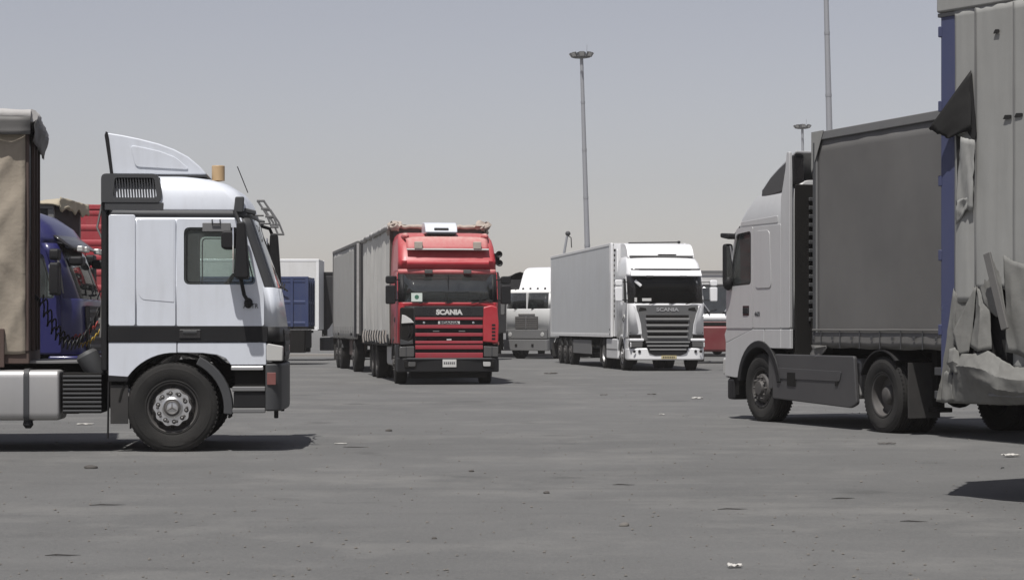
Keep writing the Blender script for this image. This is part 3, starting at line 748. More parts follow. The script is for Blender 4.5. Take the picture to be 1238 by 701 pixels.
    bx('fifth_wheel', BLACK, t, -3.9, -3.0, -.45, .45, 1.0, 1.10, .02)
    return t
white_tractor()

# ================================================================ beige tarpaulin trailer behind it
def beige_trailer():
    yaw = 10.0
    t = thing('semi_trailer', 'beige tarpaulin semi-trailer with rusty corner posts behind the white tractor', 'trailer', (0, 0, 0), yaw)
    c, s_ = math.cos(R(yaw)), math.sin(R(yaw))
    near = Vector((-5.50, 23.55)); t.location = (near.x - 1.25 * s_, near.y + 1.25 * c, 0)
    L, h, zb, zt = 12.5, 1.25, 1.14, 3.84
    bx('deck', RUST, t, -L, 0, -h + .01, h - .01, zb - .14, zb, .01)
    for s in (-1, 1):
        tarp_side(L - .14, -L + .10, zb - .04, zt - .20, s * (h + .012), s, .14, .9, 3 + s, .02, nx=240, nzv=60, diag=1.5, sag=.06).build('side_tarp', TARP_BEIGE, t, thick=.006, sharp=70)
        bx('corner_post', RUST, t, -.14, 0, s * (h - .12), s * (h + .004), zb, zt - .10, .012)
        for i in range(9):
            x = -.33 - i * 1.4
            bx('stake_post', RUST, t, x - .09, x + .06, s * (h + .012), s * (h + .07), zb - .18, zb + .26, .01)
        MB().tube(roll_path(-L, .02, s * (h + .05), zt - .02, 4, .03, 120), [.07 + .035 * nz(i * .55, 3, 2) for i in range(121)], 9).build('tarp_roll', TARP_TOP, t, sharp=50)
        MB().grid(lambda u, v: (-L * u + .02, s * (h + .115 + .03 * nz(u * 30, v * 2, 3)), zt - .04 - .20 * v + .02 * nz(u * 22, 1, 2)), 90, 4).build('tarp_valance', TARP_GREY2, t, thick=.006, sharp=70)
    MB().grid(lambda u, v: (-L * u + .03, -h - .06 + (2 * h + .12) * v, zt + .03 + .05 * nz(u * 9, v * 5, 2)), 60, 16).build('roof_tarp', TARP_TOP, t, thick=.01, sharp=70)
    MB().tube([(.03 + .03 * nz(i * .7, 1, 8), -h - .04 + (2 * h + .08) * i / 20, zt - .02 - .03 * abs(nz(i * .6, 4, 4))) for i in range(21)], [.075 + .03 * nz(i * .9, 6, 2) for i in range(21)], 9).build('tarp_roll', TARP_TOP, t, sharp=50)
    MB().grid(lambda u, v: (.09 + .03 * nz(u * 7, v * 2, 6) - .05 * v, -h - .04 + (2 * h + .08) * u, zt - .06 - v * (.26 + .1 * nz(u * 5, 0, 1))), 30, 5).build('front_tarp_flap', TARP_GREY2, t, thick=.006, sharp=70)
    bx('headboard', GREYP, t, -.06, -.01, -h + .12, h - .12, 2.3, zt - .1, .006)
    bx('headboard_panel', RUST, t, -.06, -.012, -h + .12, h - .12, zb, 2.298, .006)
    for y in (-.6, 0, .6): bx('headboard_rib', RUST, t, -.01, .03, y - .04, y + .04, zb, zt - .2, .008)
    for sy in (-.48, .48):
        MB().panel([(-L + .3, zb - .5), (-3.4, zb - .5), (-2.9, zb - .26), (-.4, zb - .26), (-.4, zb - .142), (-L + .3, zb - .142)], sy - .05, sy + .05).build('frame_rail', BLACK, t, .008)
    for i in range(3):
        ax = -L + 2.0 + i * 1.31
        MB().tube([(ax, -1.0, TR), (ax, 1.0, TR)], .07, 8).build('axle', BLACK, t)
        for s in (-1, 1): wheel(t, ax, s * 1.07, 'front', material=STEEL_DK)
    for s in (-1, 1):
        lg = bx('landing_leg', BLACK, t, -3.05, -2.92, s * .85 - .06, s * .85 + .06, .36, zb - .14, .008)
        bx('landing_foot', BLACK, lg, -3.14, -2.83, s * .85 - .12, s * .85 + .12, .30, .36, .008)
    MB().tube([(.02, -.35, 1.75), (.05, -.35, 1.78)], .05, 8).build('air_coupling', BLACKP, t)
beige_trailer()

# ================================================================ silver tractor with grey curtain trailer (right)
def silver_tractor():
    t = thing('tractor_unit', 'silver tractor unit with dark side skirt pulling the plain grey curtain trailer', 'truck', (4.88, 31.5, 0), 110.3)
    w = 1.24
    rows = [(1.38, 1.22, -.94, w, .16), (1.98, 1.18, -.94, w, .16), (2.92, .82, -.94, w, .16), (3.06, .76, -.94, w, .18), (3.22, .64, -.94, 1.21, .22), (3.38, .46, -.94, 1.16, .25),
            (3.48, .28, -.94, 1.10, .25), (3.54, .05, -.93, 1.02, .25), (3.57, -.15, -.92, .9, .25)]
    win = [(.25, 2.06), (1.01, 2.04), (.74, 2.84), (.25, 2.87)]
    cab_base(t, rows, w, SILVER, (1.98, 2.90), (.20, 1.09, .74, 1.40, 2.02, 2.93), win, pillar=GREYP, zfloor=1.2, handle=(.33, 1.62, .17))
    for s in (-1, 1):
        MB().panel(rpoly([(-.70, 1.40), (.185, 1.40), (.185, 2.93), (-.70, 2.93)], .02), s * w, s * (w + .012)).build('sleeper_panel', SILVER, t, .005)
        MB().panel(rpoly([(-.42, 2.00), (.10, 2.00), (.10, 2.86), (-.36, 2.86)], .09), s * (w + .0125), s * (w + .022)).build('sleeper_pressing', SILVER, t, .012, 3)
        MB().panel(rpoly([(-.60, 2.955), (.62, 2.955), (.60, 3.02), (-.60, 3.06)], .02), s * (w - .02), s * (w + .008)).build('drip_moulding', SILVER, t, .006)
        MB().panel(rpoly([(-1.00, 1.40), (-.72, 1.40), (-.72, 3.30), (-.86, 3.72), (-.90, 3.97), (-.98, 3.97), (-1.00, 3.6)], .02), s * (w - .03), s * (w + .020)).build('side_fairing', SILVER, t, .010)
        bx('rear_lower_panel', SILVER, t, -.70, -.19, s * (w - .04), s * (w + .01), 1.10, 1.385, .012)
        bx('rear_lower_panel', SILVER, t, -1.0, -.715, s * (w - .04), s * (w + .014), 1.10, 1.385, .012)
        fp = [(1.12, 1.17), (1.16, .66), (.80, .64)] + arc(.02, .50, .70, 12, 105, 9) + [(-.17, 1.385), (.22, 1.385)]
        MB().panel(fp, s * (w - .05), s * (w + .010)).build('front_fender', SILVER, t, .012)
        MB().panel([(1.125, 1.175), (.225, 1.385), (.225, 1.398), (1.10, 1.398), (1.17, 1.30)], s * (w - .05), s * (w + .006)).build('door_skirt', SILVER, t, .006)
        MB().panel(arc(.0, .51, .705, 8, 172, 16) + arc(.0, .51, .60, 172, 8, 16), s * (w - .24), s * (w + .028)).build('wheel_arch', BLACKP, t, .015)
        bx('step_well', BLACK, t, .74, 1.06, s * .8, s * (w - .03), .38, 1.1, 0)
        # side skirt
        sk = MB().panel(rpoly([(-.42, .36), (-2.72, .30), (-2.90, .36), (-2.82, 1.02), (-.50, 1.02), (-.42, .98)], .05), s * (w - .06), s * (w + .002)).build('side_skirt', SILVER_D, t, .02, 3)
        MB().panel(rpoly([(-.60, .66), (-2.45, .66), (-2.50, .80), (-.60, .82)], .03), s * (w + .0025), s * (w + .014)).build('skirt_pressing', SILVER_D, sk, .010)
        bx('skirt_step', BLACK, sk, -1.16, -.90, s * (w - .03), s * (w + .0165), .56, .76, .008)
        bx('skirt_catch', BLACK, sk, -2.40, -2.32, s * (w - .03), s * (w + .0165), .60, .66, .006)
        MB().panel(rpoly([(-.30, .50), (-.42, .50), (-.46, 1.04), (-.30, 1.06)], .03), s * (w - .28), s * (w + .004)).build('rear_mudguard', SILVER_D, t, .012)
        mirror(t, .95, s * 1.30, 2.08, 2.70, s, BLACKP, .12, .14, (.86, s * 1.22, 2.12, 2.84), wide=False)
        MB().ball((.94, s * 1.30, 2.10), .09, .08, .12).build('mirror_foot', BLACKP, t)
        MB().panel(rpoly([(.78, 2.76), (1.06, 2.80), (1.06, 2.87), (.78, 2.85)], .03), s * 1.22, s * 1.38).build('mirror_cap', BLACKP, t, .02)
        MB().panel([(-.92, 3.52), (-.90, 3.94), (-.72, 3.86), (-.45, 3.76), (-.18, 3.64), (.08, 3.47), (.10, 3.38), (-.05, 3.36), (-.5, 3.40)], s * .97, s * 1.16).build('deflector_side', BLACKG, t, .02)
        # drive wheels
        wheel(t, 0, s * 1.07, 'front', material=STEEL_DK, steer=2); wheel(t, -3.52, s * 1.06, 'rear', dual=True)
        mudguard(t, -3.52, s * .72, s * 1.23, BLACKP, .60, 25, 130)
        bx('mud_flap', RUBBER_TR, t, -4.22, -4.20, s * .98 - .24, s * .98 + .24, .22, .95, .003)
        bx('fuel_tank', ALU, t, -2.7, -.8, s * .6, s * 1.1, .42, .98, .08, 3)
    d = MB().panel([(.10, 3.47), (-.18, 3.645), (-.45, 3.765), (-.72, 3.865), (-.93, 3.96), (-.93, 3.995), (-.70, 3.91), (-.43, 3.80), (-.16, 3.68), (.13, 3.50)], -1.12, 1.12).build('roof_deflector', SILVER, t, .01)
    for y in (-.5, .5): bx('deflector_stay', BLACKP, d, -.86, -.80, y - .03, y + .03, 3.5, 3.90, .01)
    plan_bumper(.86, 1.34, 1.25, .30, .62, .30, .06).build('bumper', BLACKP, t, .04, 3)
    plan_bumper(1.12, 1.30, 1.22, .63, 1.24, .10, .04).build('front_panel', SILVER, t, .02)
    bx('grille', BLACKP, t, 1.22, 1.31, -.8, .8, 1.26, 1.92, .02)
    for i in range(5): bx('grille_slat', GREYP, t, 1.30, 1.335, -.78, .78, 1.32 + i * .12, 1.37 + i * .12, .008)
    for s in (-1, 1):
        bx('headlamp', LAMP, t, 1.16, 1.315, s * 1.02 - .20, s * 1.02 + .20, .66, .95, .05)
        MB().tube([(.46, s * .85, 3.36), (.50, s * .85, 3.48), (.58, s * .85, 3.50)], .05, 8).build('air_horn', BLACKP, t)
    vis = MB().panel([(.88, 2.94), (1.14, 2.80), (1.16, 2.82), (.90, 2.98)], -1.12, 1.12).build('sun_visor', GREYP, t, .008)
    # equipment behind the cab
    bx('cab_rear_wall', BLACK, t, -.99, -.945, -1.16, 1.16, 1.0, 3.5, .02)
    for i in range(15):
        z = 1.50 + i * .125
        bx('rear_rib', GREYP, t, -1.02, -.992, -1.0, .95, z, z + .06, .012)
    MB().tube([(-1.08, .82, 3.35), (-1.12, .80, 2.6), (-1.10, .86, 2.0), (-1.06, .80, 1.55), (-1.20, .7, 1.2)], .035, 8).build('air_hose', BLACKP, t)
    MB().lathe([(.0005, 0), (.16, 0), (.16, .5), (.0005, .5)], 16, 'z', Matrix.Translation((-1.22, .85, 1.05))).build('air_tank', BLACK, t)
    coil(t, (-1.05, .45, 1.55), (-1.55, .4, 1.75), .35, .05, 12, BLACKP)
    side_text('460', .10, .045, w + .014, 1.61, 'model_lettering', INK, t, 1, .17)
    chassis(t, -4.5, 1.0, (0, -3.52))
    bx('fifth_wheel', BLACK, t, -3.7, -2.9, -.45, .45, 1.0, 1.10, .02)
silver_tractor()
def grey_trailer():
    n = Vector((.938, .347)); p = Vector((4.305, 29.6)) + 1.25 * n
    t = semi_trailer('semi_trailer', 'plain grey curtain-sided semi-trailer coupled behind the silver tractor', (p.x, p.y, 0), 110.3, 13.6, 2.5, 1.22, 4.19, TARP_GREY2,
                     m_rail=GREYL, seed=11, rail=.12, amp=.012, pole=.012, legs=True, buckles=False)
    h = 1.25
    for s in (-1, 1):
        MB().grid(lambda u, v: (-.02 - 13.5 * u, s * (h + .016 + .010 * abs(math.sin(u * 78.5)) * (1 - v) + .006 * nz(u * 60, v * 2, 3)), 1.14 + .20 * v + .018 * abs(math.sin(u * 78.5)) * (1 - v) + .006 * nz(u * 40, 3, 1)), 240, 3).build('curtain_hem', TARP_GREY2, t, thick=.006, sharp=50)
        MB().tube([(-.05 - 13.4 * i / 30, s * (h + .03), 1.375 + .006 * nz(i * .9, 1, 4)) for i in range(31)], .014, 6).build('hem_cord', TARP_GREY2, t)
        for i in range(24):
            x = -.30 - i * .54
            bx('strap', GREYP, t, x - .012, x + .012, s * (h + .030), s * (h + .036), 1.12 + .03 * nz(i, 1, 2), 1.37, .002)
            bx('buckle', GREYP, t, x + .18, x + .23, s * (h + .034), s * (h + .046), 1.24, 1.29, .006)
        bx('tension_pole', GREYP, t, -.10, -.03, s * (h - .02), s * (h + .022), 1.2, 4.06, .02)
        MB().panel([(.0, 4.20), (-.35, 4.20), (.0, 3.62)], s * (h + .014), s * (h + .020)).build('corner_flap', TARP_LT, t)
        MB().panel([(s * (h + .018), 4.20), (s * (h - .45), 4.20), (s * (h + .018), 3.66)], .0, .012, 'yz').build('corner_flap', TARP_LT, t)
        MB().grid(lambda u, v: (.0 - .45 * u, s * (h + .03 + .05 * nz(u * 3, v * 3, 2)), 1.16 - v * (.30 - .24 * u)), 8, 5).build('torn_flap', TARP_GREY2, t, thick=.006)
        bx('side_bar', GREYP, t, -9.6, -3.2, s * (h - .06), s * (h - .02), .50, .60, .006); bx('side_bar', GREYP, t, -9.6, -3.2, s * (h - .06), s * (h - .02), .80, .90, .006)
        for x in (-3.4, -6.4, -9.4): bx('side_bar_bracket', BLACK, t, x - .03, x + .03, s * (h - .14), s * (h - .065), .48, 1.2, 0)
    bx('tool_box', BLACK, t, -5.2, -4.2, .5, 1.15, .48, 1.05, .02)
    bx('tool_box', RUST, t, -3.95, -3.35, .55, 1.1, .55, 1.05, .02)
grey_trailer()

# ================================================================ damaged trailer in the right foreground
def damaged_trailer():
    d = Vector((.59, -.81)).normalized(); left = Vector((-d.y, d.x)); yaw = math.degrees(math.atan2(d.y, d.x))
    p = Vector((3.57, 17.24)) + 1.25 * left
    t = thing('semi_trailer', 'damaged pale grey curtain trailer with blue rear post and torn flaps', 'trailer', (p.x, p.y, 0), yaw)
    h = 1.25; L = 13.6; zb = .98; zt = 4.16
    bx('deck', BLACK, t, .05, L, -h + .12, h - .02, zb, zb + .14, .01)
    for s in (-1, 1):
        bx('rear_post', BLUE_P, t, 0, .165, s * (h - .16), s * h, .86, zt - .13, .018, 3)
        bx('front_post', BLUE_P, t, L - .165, L, s * (h - .16), s * h, .86, zt - .13, .018, 3)
        bx('top_rail', TARP_LT, t, -.02, L, s * (h - .06), s * (h + .03), zt - .13, zt, .02, 3)
        bx('top_rail_lip', GREYL, t, -.02, L, s * (h - .06), s * (h + .012), zt - .165, zt - .132, .005)
        wy = s * (h - .17)
        for i in range(3):
            ax = 4.2 + i * 1.31
            wheel(t, ax, wy, 'front', material=STEEL_DK)
    for i in range(3): MB().tube([(4.2 + i * 1.31, -1.0, TR), (4.2 + i * 1.31, 1.0, TR)], .07, 8).build('axle', BLACK, t)
    for i in range(5):
        z = 1.35 + i * .62
        bx('post_hinge', BLUE_P, t, -.018, .02, -h - .010, -h + .05, z, z + .09, .008)
    bx('front_wall', TARP_LT, t, L - .05, L - .01, -h + .16, h - .16, zb, zt, .01)
    for y0, y1 in ((-h + .16, -.006), (.006, h - .16)): bx('rear_door', BLUE_P, t, .0, .05, y0, y1, zb, zt - .1, .008)
    bx('roof', TARP_LT, t, 0, L, -h + .062, h - .062, zt - .05, zt - .01, .005)
    tarp_side(L - .2, .1, .85, zt - .15, h, 1, .03, 1.2, 21, .02).build('side_curtain', TARP_LT, t, thick=.006, sharp=60)
    # near curtain: three hanging drops with overlapped seams, lower part torn off the rail
    def drop(x0, x1, z0, z1, seed, n=10, m=44, out=.016):
        def f(u, v):
            x = x0 + (x1 - x0) * u; z = z0 + (z1 - z0) * v
            dd = .010 * nz(x * 5, z * .7, seed) + .006 * nz(x * 14, z * 2.1, seed + 3) + .02 * math.sin(math.pi * u) * (1 - v) ** 2
            return (x, -h - out - dd, z)
        return MB().grid(f, n, m)
    drop(.172, .405, 1.62, zt - .13, 31).build('side_curtain', TARP_LT, t, thick=.004, sharp=60)
    drop(.395, .805, 1.72, zt - .13, 37, 14, out=.020).build('side_curtain', TARP_LT, t, thick=.004, sharp=60)
    drop(.795, 2.2, 1.05, zt - .13, 41, 40, out=.026).build('side_curtain', TARP_LT, t, thick=.004, sharp=60)
    drop(2.2, L - .1, 1.05, zt - .13, 43, 120, 24, out=.020).build('side_curtain', TARP_LT, t, thick=.004, sharp=60)
    for x, z0, z1 in ((.40, 1.75, 4.02), (.80, 1.3, 4.02)):
        MB().tube([(x + .004 * nz(z * 2, 3, 5), -h - .026, z) for z in [z0 + (z1 - z0) * i / 20 for i in range(21)]], .006, 5).build('curtain_seam', GREYL, t)
    def patch(name, c, m, seed, amp=.02, n=14, fold=0.0, sharp=40):
        """torn sheet between four corners (x, out, z) with crumples"""
        A, B_, C, D = [Vector(q) for q in c]
        def f(u, v):
            q = A.lerp(B_, u).lerp(D.lerp(C, u), v)
            e = amp * (1.3 * nz(u * 1.6 + seed, v * 1.2, seed) + .9 * abs(nz(u * 2.6 + v * 1.5, v * 1.1 - u, seed + 2)) + .15 * nz(u * 8, v * 8, seed)) * min(1, 5 * u + .3, 5 * (1 - u) + .3)
            e += fold * math.sin(math.pi * u) * (1 - v)
            ed = .012 * nz(u * 13, v * 13, seed + 7)
            return (q.x + ed, -h - q.y - e, q.z + ed)
        return MB().grid(f, n, n).build(name, m, t, thick=.004, sharp=sharp)
    # folded-back triangular tear high on the curtain
    patch('torn_flap', [(.36, .03, 3.52), (.385, .05, 3.03), (.17, .10, 2.97), (.02, .16, 3.06)], TARP_IN, 2, .012, 10)
    MB().panel([(.375, 3.49), (.425, 2.99), (.40, 2.93), (.34, 3.00), (.30, 3.10)], -h - .040, -h - .032).build('tear_gap', TARP_IN, t)
    patch('torn_flap', [(.21, .045, 2.42), (.40, .05, 2.36), (.425, .06, 2.94), (.27, .05, 2.98)], TARP_LT, 5, .03, 12)
    MB().panel([(.205, 3.0), (.245, 2.98), (.235, 2.62), (.255, 2.50), (.225, 2.44)], -h - .036, -h - .030).build('tear_gap', TARP_IN, t)
    patch('torn_flap', [(.21, .045, 2.26), (.34, .05, 2.38), (.36, .05, 2.48), (.23, .05, 2.46)], TARP_LT, 8, .03, 8)
    for x0, x1, z in ((.70, .785, 3.10), (.815, .90, 3.105), (.60, .66, 3.80)):
        MB().panel(rpoly([(x0, z - .012), (x1, z - .010), (x1, z + .018), (x0 + .02, z + .022)], .008), -h - .038, -h - .030).build('tear_gap', TARP_IN, t)
    # hanging lower part: creased sheets
    def sheet(name, rows_, m=TARP_TORN, sub=3, seed=1, jit=.010):
        """creased cloth from a few rows of hand-placed points (x, out, z)"""
        nr, nc_ = len(rows_), len(rows_[0])
        def f(u, v):
            a_ = u * (nr - 1); b_ = v * (nc_ - 1); i = min(int(a_), nr - 2); j = min(int(b_), nc_ - 2); p_, q_ = a_ - i, b_ - j
            P = [Vector(rows_[i + k][j + l]) for k in (0, 1) for l in (0, 1)]
            c = P[0].lerp(P[1], q_).lerp(P[2].lerp(P[3], q_), p_)
            e = jit * (nz(c.x * 9, c.z * 9, seed) + .8 * max(0, 1 - 5 * abs(nz(c.x * 7 + c.z * 3, c.z * 4, seed + 4))))
            g = .006 * nz(u * 31, v * 31, seed + 8)
            return (c.x + g, -h - .01 - c.y * .62 - e * .6, c.z + g)
        return MB().grid(f, (nr - 1) * sub, (nc_ - 1) * sub).build(name, m, t, thick=.003, sharp=26)
    sheet('hanging_curtain', [[(.165, .02, 1.74), (.18, .04, 1.72), (.205, .025, 1.70)], [(.10, .06, 1.25), (.13, .03, 1.25), (.20, .05, 1.25)], [(.055, .08, .96), (.09, .03, .97), (.16, .07, .98)], [(.02, .10, .80), (.07, .04, .79), (.15, .09, .82)]], sub=7, seed=3, jit=.012)
    sheet('hanging_curtain', [[(.40, .025, 1.75), (.415, .03, 1.745)], [(.20, .10, 1.38), (.395, .06, 1.40)], [(.275, .12, 1.19), (.375, .10, 1.21)]], sub=8, seed=5, jit=.006)
    sheet('hanging_curtain', [[(.20, .03, 1.68), (.30, .02, 1.72), (.41, .022, 1.76)], [(.17, .05, 1.45), (.21, .03, 1.45), (.27, .03, 1.52)], [(.19, .05, 1.25), (.20, .05, 1.25), (.21, .05, 1.26)]], sub=4, seed=7)
    sheet('hanging_curtain', [[(.425, .03, 1.75), (.44, .06, 1.74), (.455, .04, 1.73)], [(.42, .06, 1.50), (.52, .14, 1.52), (.585, .06, 1.55)], [(.40, .12, 1.26), (.52, .20, 1.22), (.625, .12, 1.24)]], sub=8, seed=9, jit=.010)
    sheet('hanging_curtain', [[(.44, .03, 1.76), (.56, .04, 1.90), (.62, .03, 1.98)], [(.52, .09, 1.62), (.62, .07, 1.72), (.68, .05, 1.82)], [(.60, .05, 1.52), (.66, .09, 1.50), (.75, .06, 1.48)]], sub=8, seed=12, jit=.008)
    sheet('hanging_curtain', [[(.70, .03, 2.0), (.80, .03, 1.95), (1.0, .04, 1.9), (1.3, .04, 1.9)], [(.74, .06, 1.6), (.82, .11, 1.6), (1.0, .05, 1.55), (1.3, .08, 1.5)], [(.76, .10, 1.22), (.86, .06, 1.20), (1.0, .12, 1.16), (1.3, .06, 1.1)]], sub=8, seed=14, jit=.010)
    sheet('hanging_curtain', [[(.30, .10, 1.20), (.45, .16, 1.20), (.60, .14, 1.23), (.72, .10, 1.16), (.86, .12, 1.10), (1.1, .10, 1.10)],
                              [(.26, .16, 1.10), (.44, .27, 1.10), (.60, .28, 1.08), (.74, .24, 1.02), (.90, .26, 1.0), (1.1, .2, 1.0)],
                              [(.20, .10, .96), (.40, .17, .98), (.58, .24, .97), (.76, .25, .92), (.92, .22, .90), (1.1, .2, .9)],
                              [(.14, .05, .79), (.36, .05, .79), (.58, .06, .79), (.76, .07, .79), (.92, .06, .80), (1.1, .05, .8)]], sub=8, seed=17, jit=.014)
    sheet('torn_flap', [[(.19, .14, 1.24), (.25, .16, 1.25), (.28, .13, 1.22)], [(.18, .17, 1.12), (.26, .20, 1.14), (.32, .15, 1.10)], [(.22, .13, 1.05), (.27, .17, 1.03), (.33, .14, 1.06)]], sub=4, seed=21, jit=.015)
    sheet('torn_flap', [[(.09, .07, 1.04), (.13, .09, 1.06), (.19, .07, 1.02)], [(.07, .08, .92), (.13, .07, .93), (.19, .09, .90)], [(.06, .07, .80), (.12, .10, .79), (.20, .07, .81)]], sub=4, seed=23, jit=.015)
    bx('inner_shade_board', TARP_IN, t, .17, 2.2, -h + .01, -h + .03, .86, 2.1, 0)  # dark board put in for the shade behind the torn cover
    MB().box(-.035, .035, -.012, .012, 0, .64, Matrix.Translation((.83, -h - .16, 1.40)) @ Matrix.Rotation(R(-17), 4, 'Y')).build('loose_batten', TARP_GREY2, t, .006)
    bx('bottom_hem', GREYL, t, .62, 2.2, -h - .12, -h - .10, .86, .885, .005)
    bx('side_rail', BLACK, t, .17, L, -h + .02, -h + .06, .84, .97, .006)
    for sy in (-.48, .48): bx('frame_rail', BLACK, t, .4, L - 1, sy - .05, sy + .05, .66, .978, .01)
damaged_trailer()

# ================================================================ red rigid truck and its drawbar trailer
def red_truck():
    yaw = -90 + 8.5
    t = thing('cargo_truck', 'dusty red high-roof truck with grey tarpaulin body and white roof cooler', 'truck', (-1.75, 52.2, 0), yaw)
    w = 1.23
    rows = [(1.0, 1.36, -.95, w, .14), (1.93, 1.34, -.95, w, .14), (2.02, 1.33, -.95, w, .14), (2.72, 1.14, -.95, w, .14), (2.84, 1.12, -.95, 1.225, .16), (3.05, 1.15, -.95, 1.22, .18), (3.12, 1.10, -.95, 1.215, .18),
            (3.40, .92, -.95, 1.20, .20), (3.58, .70, -.95, 1.18, .22), (3.70, .45, -.95, 1.14, .25), (3.77, .15, -.95, 1.08, .25), (3.79, -.1, -.94, 1.0, .25)]
    def extra(kind, x, y, z):
        if 2.72 < z < 2.84 and kind in ('front', 'corner'): return 'header'
        if z < 1.93 and kind == 'front': return 'nose'
        return None
    win = [(.34, 2.05), (1.05, 2.02), (.90, 2.66), (.34, 2.70)]
    cab_base(t, rows, w, RED, (2.02, 2.72), (.24, 1.15, .96, 1.02, 2.0, 2.78), win, pillar=BLACKP, zs=(1.93, 2.84), extra=extra,
             mats={'header': RED_D, 'nose': BLACKP}, zfloor=1.1, handle=(.32, 1.55, .16))
    # grille
    bx('badge_panel', BLACKG, t, 1.33, 1.375, -.86, .86, 1.675, 1.92, .015)
    front_text('SCANIA', .165, 1.385, 0.0, 1.775, 'badge_lettering', PLATE_W, t, .66, .010)
    bx('grille_backing', BLACKP, t, 1.30, 1.345, -.84, .84, .62, 1.67, .01)
    for z0, z1, x in ((1.585, 1.655, .0), (1.375, 1.465, .01), (1.18, 1.27, .015), (1.00, 1.075, .02), (.865, .97, .03), (.645, .785, .04)):
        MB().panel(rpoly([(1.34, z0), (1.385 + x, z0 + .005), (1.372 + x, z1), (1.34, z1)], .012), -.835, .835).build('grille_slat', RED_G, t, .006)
    bx('slogan_plate', PLATE_W, t, 1.35, 1.366, -.27, .27, 1.485, 1.565, .006)
    front_text('SCANIA', .075, 1.369, 0.0, 1.525, 'plate_lettering', INK, t, .46, .002)
    for y in (-.62, .60): MB().lathe([(.0005, .03), (.03, .02), (.03, 0)], 10, 'x', Matrix.Translation((1.36, y, 1.52))).build('grille_stud', CHROME, t)
    for y in (-.32, .32):
        bx('grille_clip', GREYL, t, 1.35, 1.372, y - .08, y + .08, 1.30, 1.325, .004)
    bx('number_plate_small', PLATE_W, t, 1.36, 1.385, -.06, .06, 1.09, 1.12, .004)
    # corner fairings: left corner complete with vents, right corner broken away
    MB().panel(rpoly([(.84, 1.05), (1.22, 1.02), (1.24, 1.50), (1.20, 1.90), (1.05, 1.95), (.84, 1.90)], .04), 1.22, 1.375, 'yz').build('corner_fairing', RED, t, .04, 3)
    for i in range(5): bx('fairing_vent', BLACKP, t, 1.368, 1.382, 1.06, 1.15, 1.10 + i * .085, 1.15 + i * .085, .006)
    bx('fairing_vent_frame', RED, t, 1.36, 1.379, 1.035, 1.05, 1.06, 1.54, .005)
    bx('broken_corner', BLACK, t, 1.20, 1.33, -1.20, -.85, .95, 1.90, .05)
    MB().panel([(-1.17, 1.50), (-.86, 1.52), (-.95, 1.62), (-1.08, 1.70), (-1.16, 1.72)], 1.33, 1.36, 'yz').build('broken_lens', PLATE_W, t, .01)
    MB().panel([(-1.20, .98), (-.88, 1.00), (-.90, 1.10), (-1.0, 1.06), (-1.20, 1.12)], 1.32, 1.37, 'yz').build('broken_panel', GREYP, t, .01)
    for y in (-1.0, -.92): MB().tube([(1.33, y, 1.45), (1.36, y + .03, 1.3), (1.34, y - .02, 1.15)], .012, 5).build('loose_wire', BLACKP, t)
    for s, m in ((-1, LAMP_DK), (1, LAMP_DK)):
        MB().panel(rpoly([(s * .86, .68), (s * 1.22, .68), (s * 1.22, .93), (s * .86, .95)], .03), 1.20, 1.40, 'yz').build('headlamp', m, t, .03, 3)
        bx('headlamp_bar', GREYP, t, 1.395, 1.41, s * 1.06 - .015, s * 1.06 + .015, .70, .93, .004)
    b = plan_bumper(.82, 1.46, 1.26, .31, .655, .20, .05)  .build('bumper', BLACKP, t, .03, 3)
    bx('under_bumper_shade', BLACK, t, .9, 1.30, -.95, .95, .16, .312, .02)  # dark box added below the bumper to stand for the shade there
    bx('engine', BLACK, t, -.6, 1.15, -.48, .48, .28, 1.05, .04)
    bx('gearbox', BLACK, t, -1.6, -.6, -.3, .3, .36, .95, .04)
    bx('bumper_lip', GREYP, b, 1.20, 1.465, -1.05, 1.05, .615, .66, .01)
    for s in (-1, 1):
        MB().panel(rpoly([(s * .82, .42), (s * 1.10, .42), (s * 1.12, .58), (s * .80, .58)], .03), 1.38, 1.445, 'yz').build('fog_lamp', BLACK, b, .01)
        MB().panel(rpoly([(s * .84, .45), (s * 1.02, .45), (s * 1.02, .56), (s * .83, .56)], .03), 1.44, 1.452, 'yz').build('fog_lens', LAMP if s > 0 else LAMP_DK, b, .01)
        bx('step_panel', BLACKP, t, .55, 1.2, s * 1.12, s * 1.245, .32, .98, .03)
        MB().panel(arc(.0, .50, .66, 10, 172, 14) + arc(.0, .50, .60, 172, 10, 14), s * 1.0, s * 1.245).build('mudguard', GREYP, t, .01)
        # mirrors
        mirror(t, 1.22, s * 1.43, 1.98, 2.44, s, BLACKP, .16, .24, (1.12, s * 1.20, 2.08, 2.58), wide=True)
        MB().lathe([(.0005, -.02), (.055, -.02), (.085, .28), (.06, .27), (.0005, .20)], 14, 'x', Matrix.Translation((.70, s * 1.30, 3.22 if s > 0 else 3.5))).build('air_horn', BLACKP, t) if s > 0 else None
    MB().lathe([(.0005, -.02), (.055, -.02), (.085, .28), (.06, .27), (.0005, .20)], 14, 'x', Matrix.Translation((.70, 1.31, 3.00))).build('air_horn', BLACKP, t)
    bx('horn_bracket', BLACKP, t, .74, .80, 1.18, 1.34, 2.98, 3.25, .01)
    pl = bx('number_plate', PLATE_W, t, 1.455, 1.472, -.17, .17, .43, .62, .006)
    for i in range(6): bx('plate_mark', INK, pl, 1.472, 1.4735, -.14 + i * .048, -.112 + i * .048, .50, .56, 0)
    # visor, header lamps, roof
    vz = MB()
    def vf(u, v):
        y = -1.02 + 2.04 * u; e = 1 - abs(2 * u - 1) ** 6
        return (.86 + .30 * v ** .8 - .07 * (2 * u - 1) ** 2, y, 3.66 - .33 * v + .03 * math.sin(math.pi * v) - .05 * (1 - e) * (1 - v))
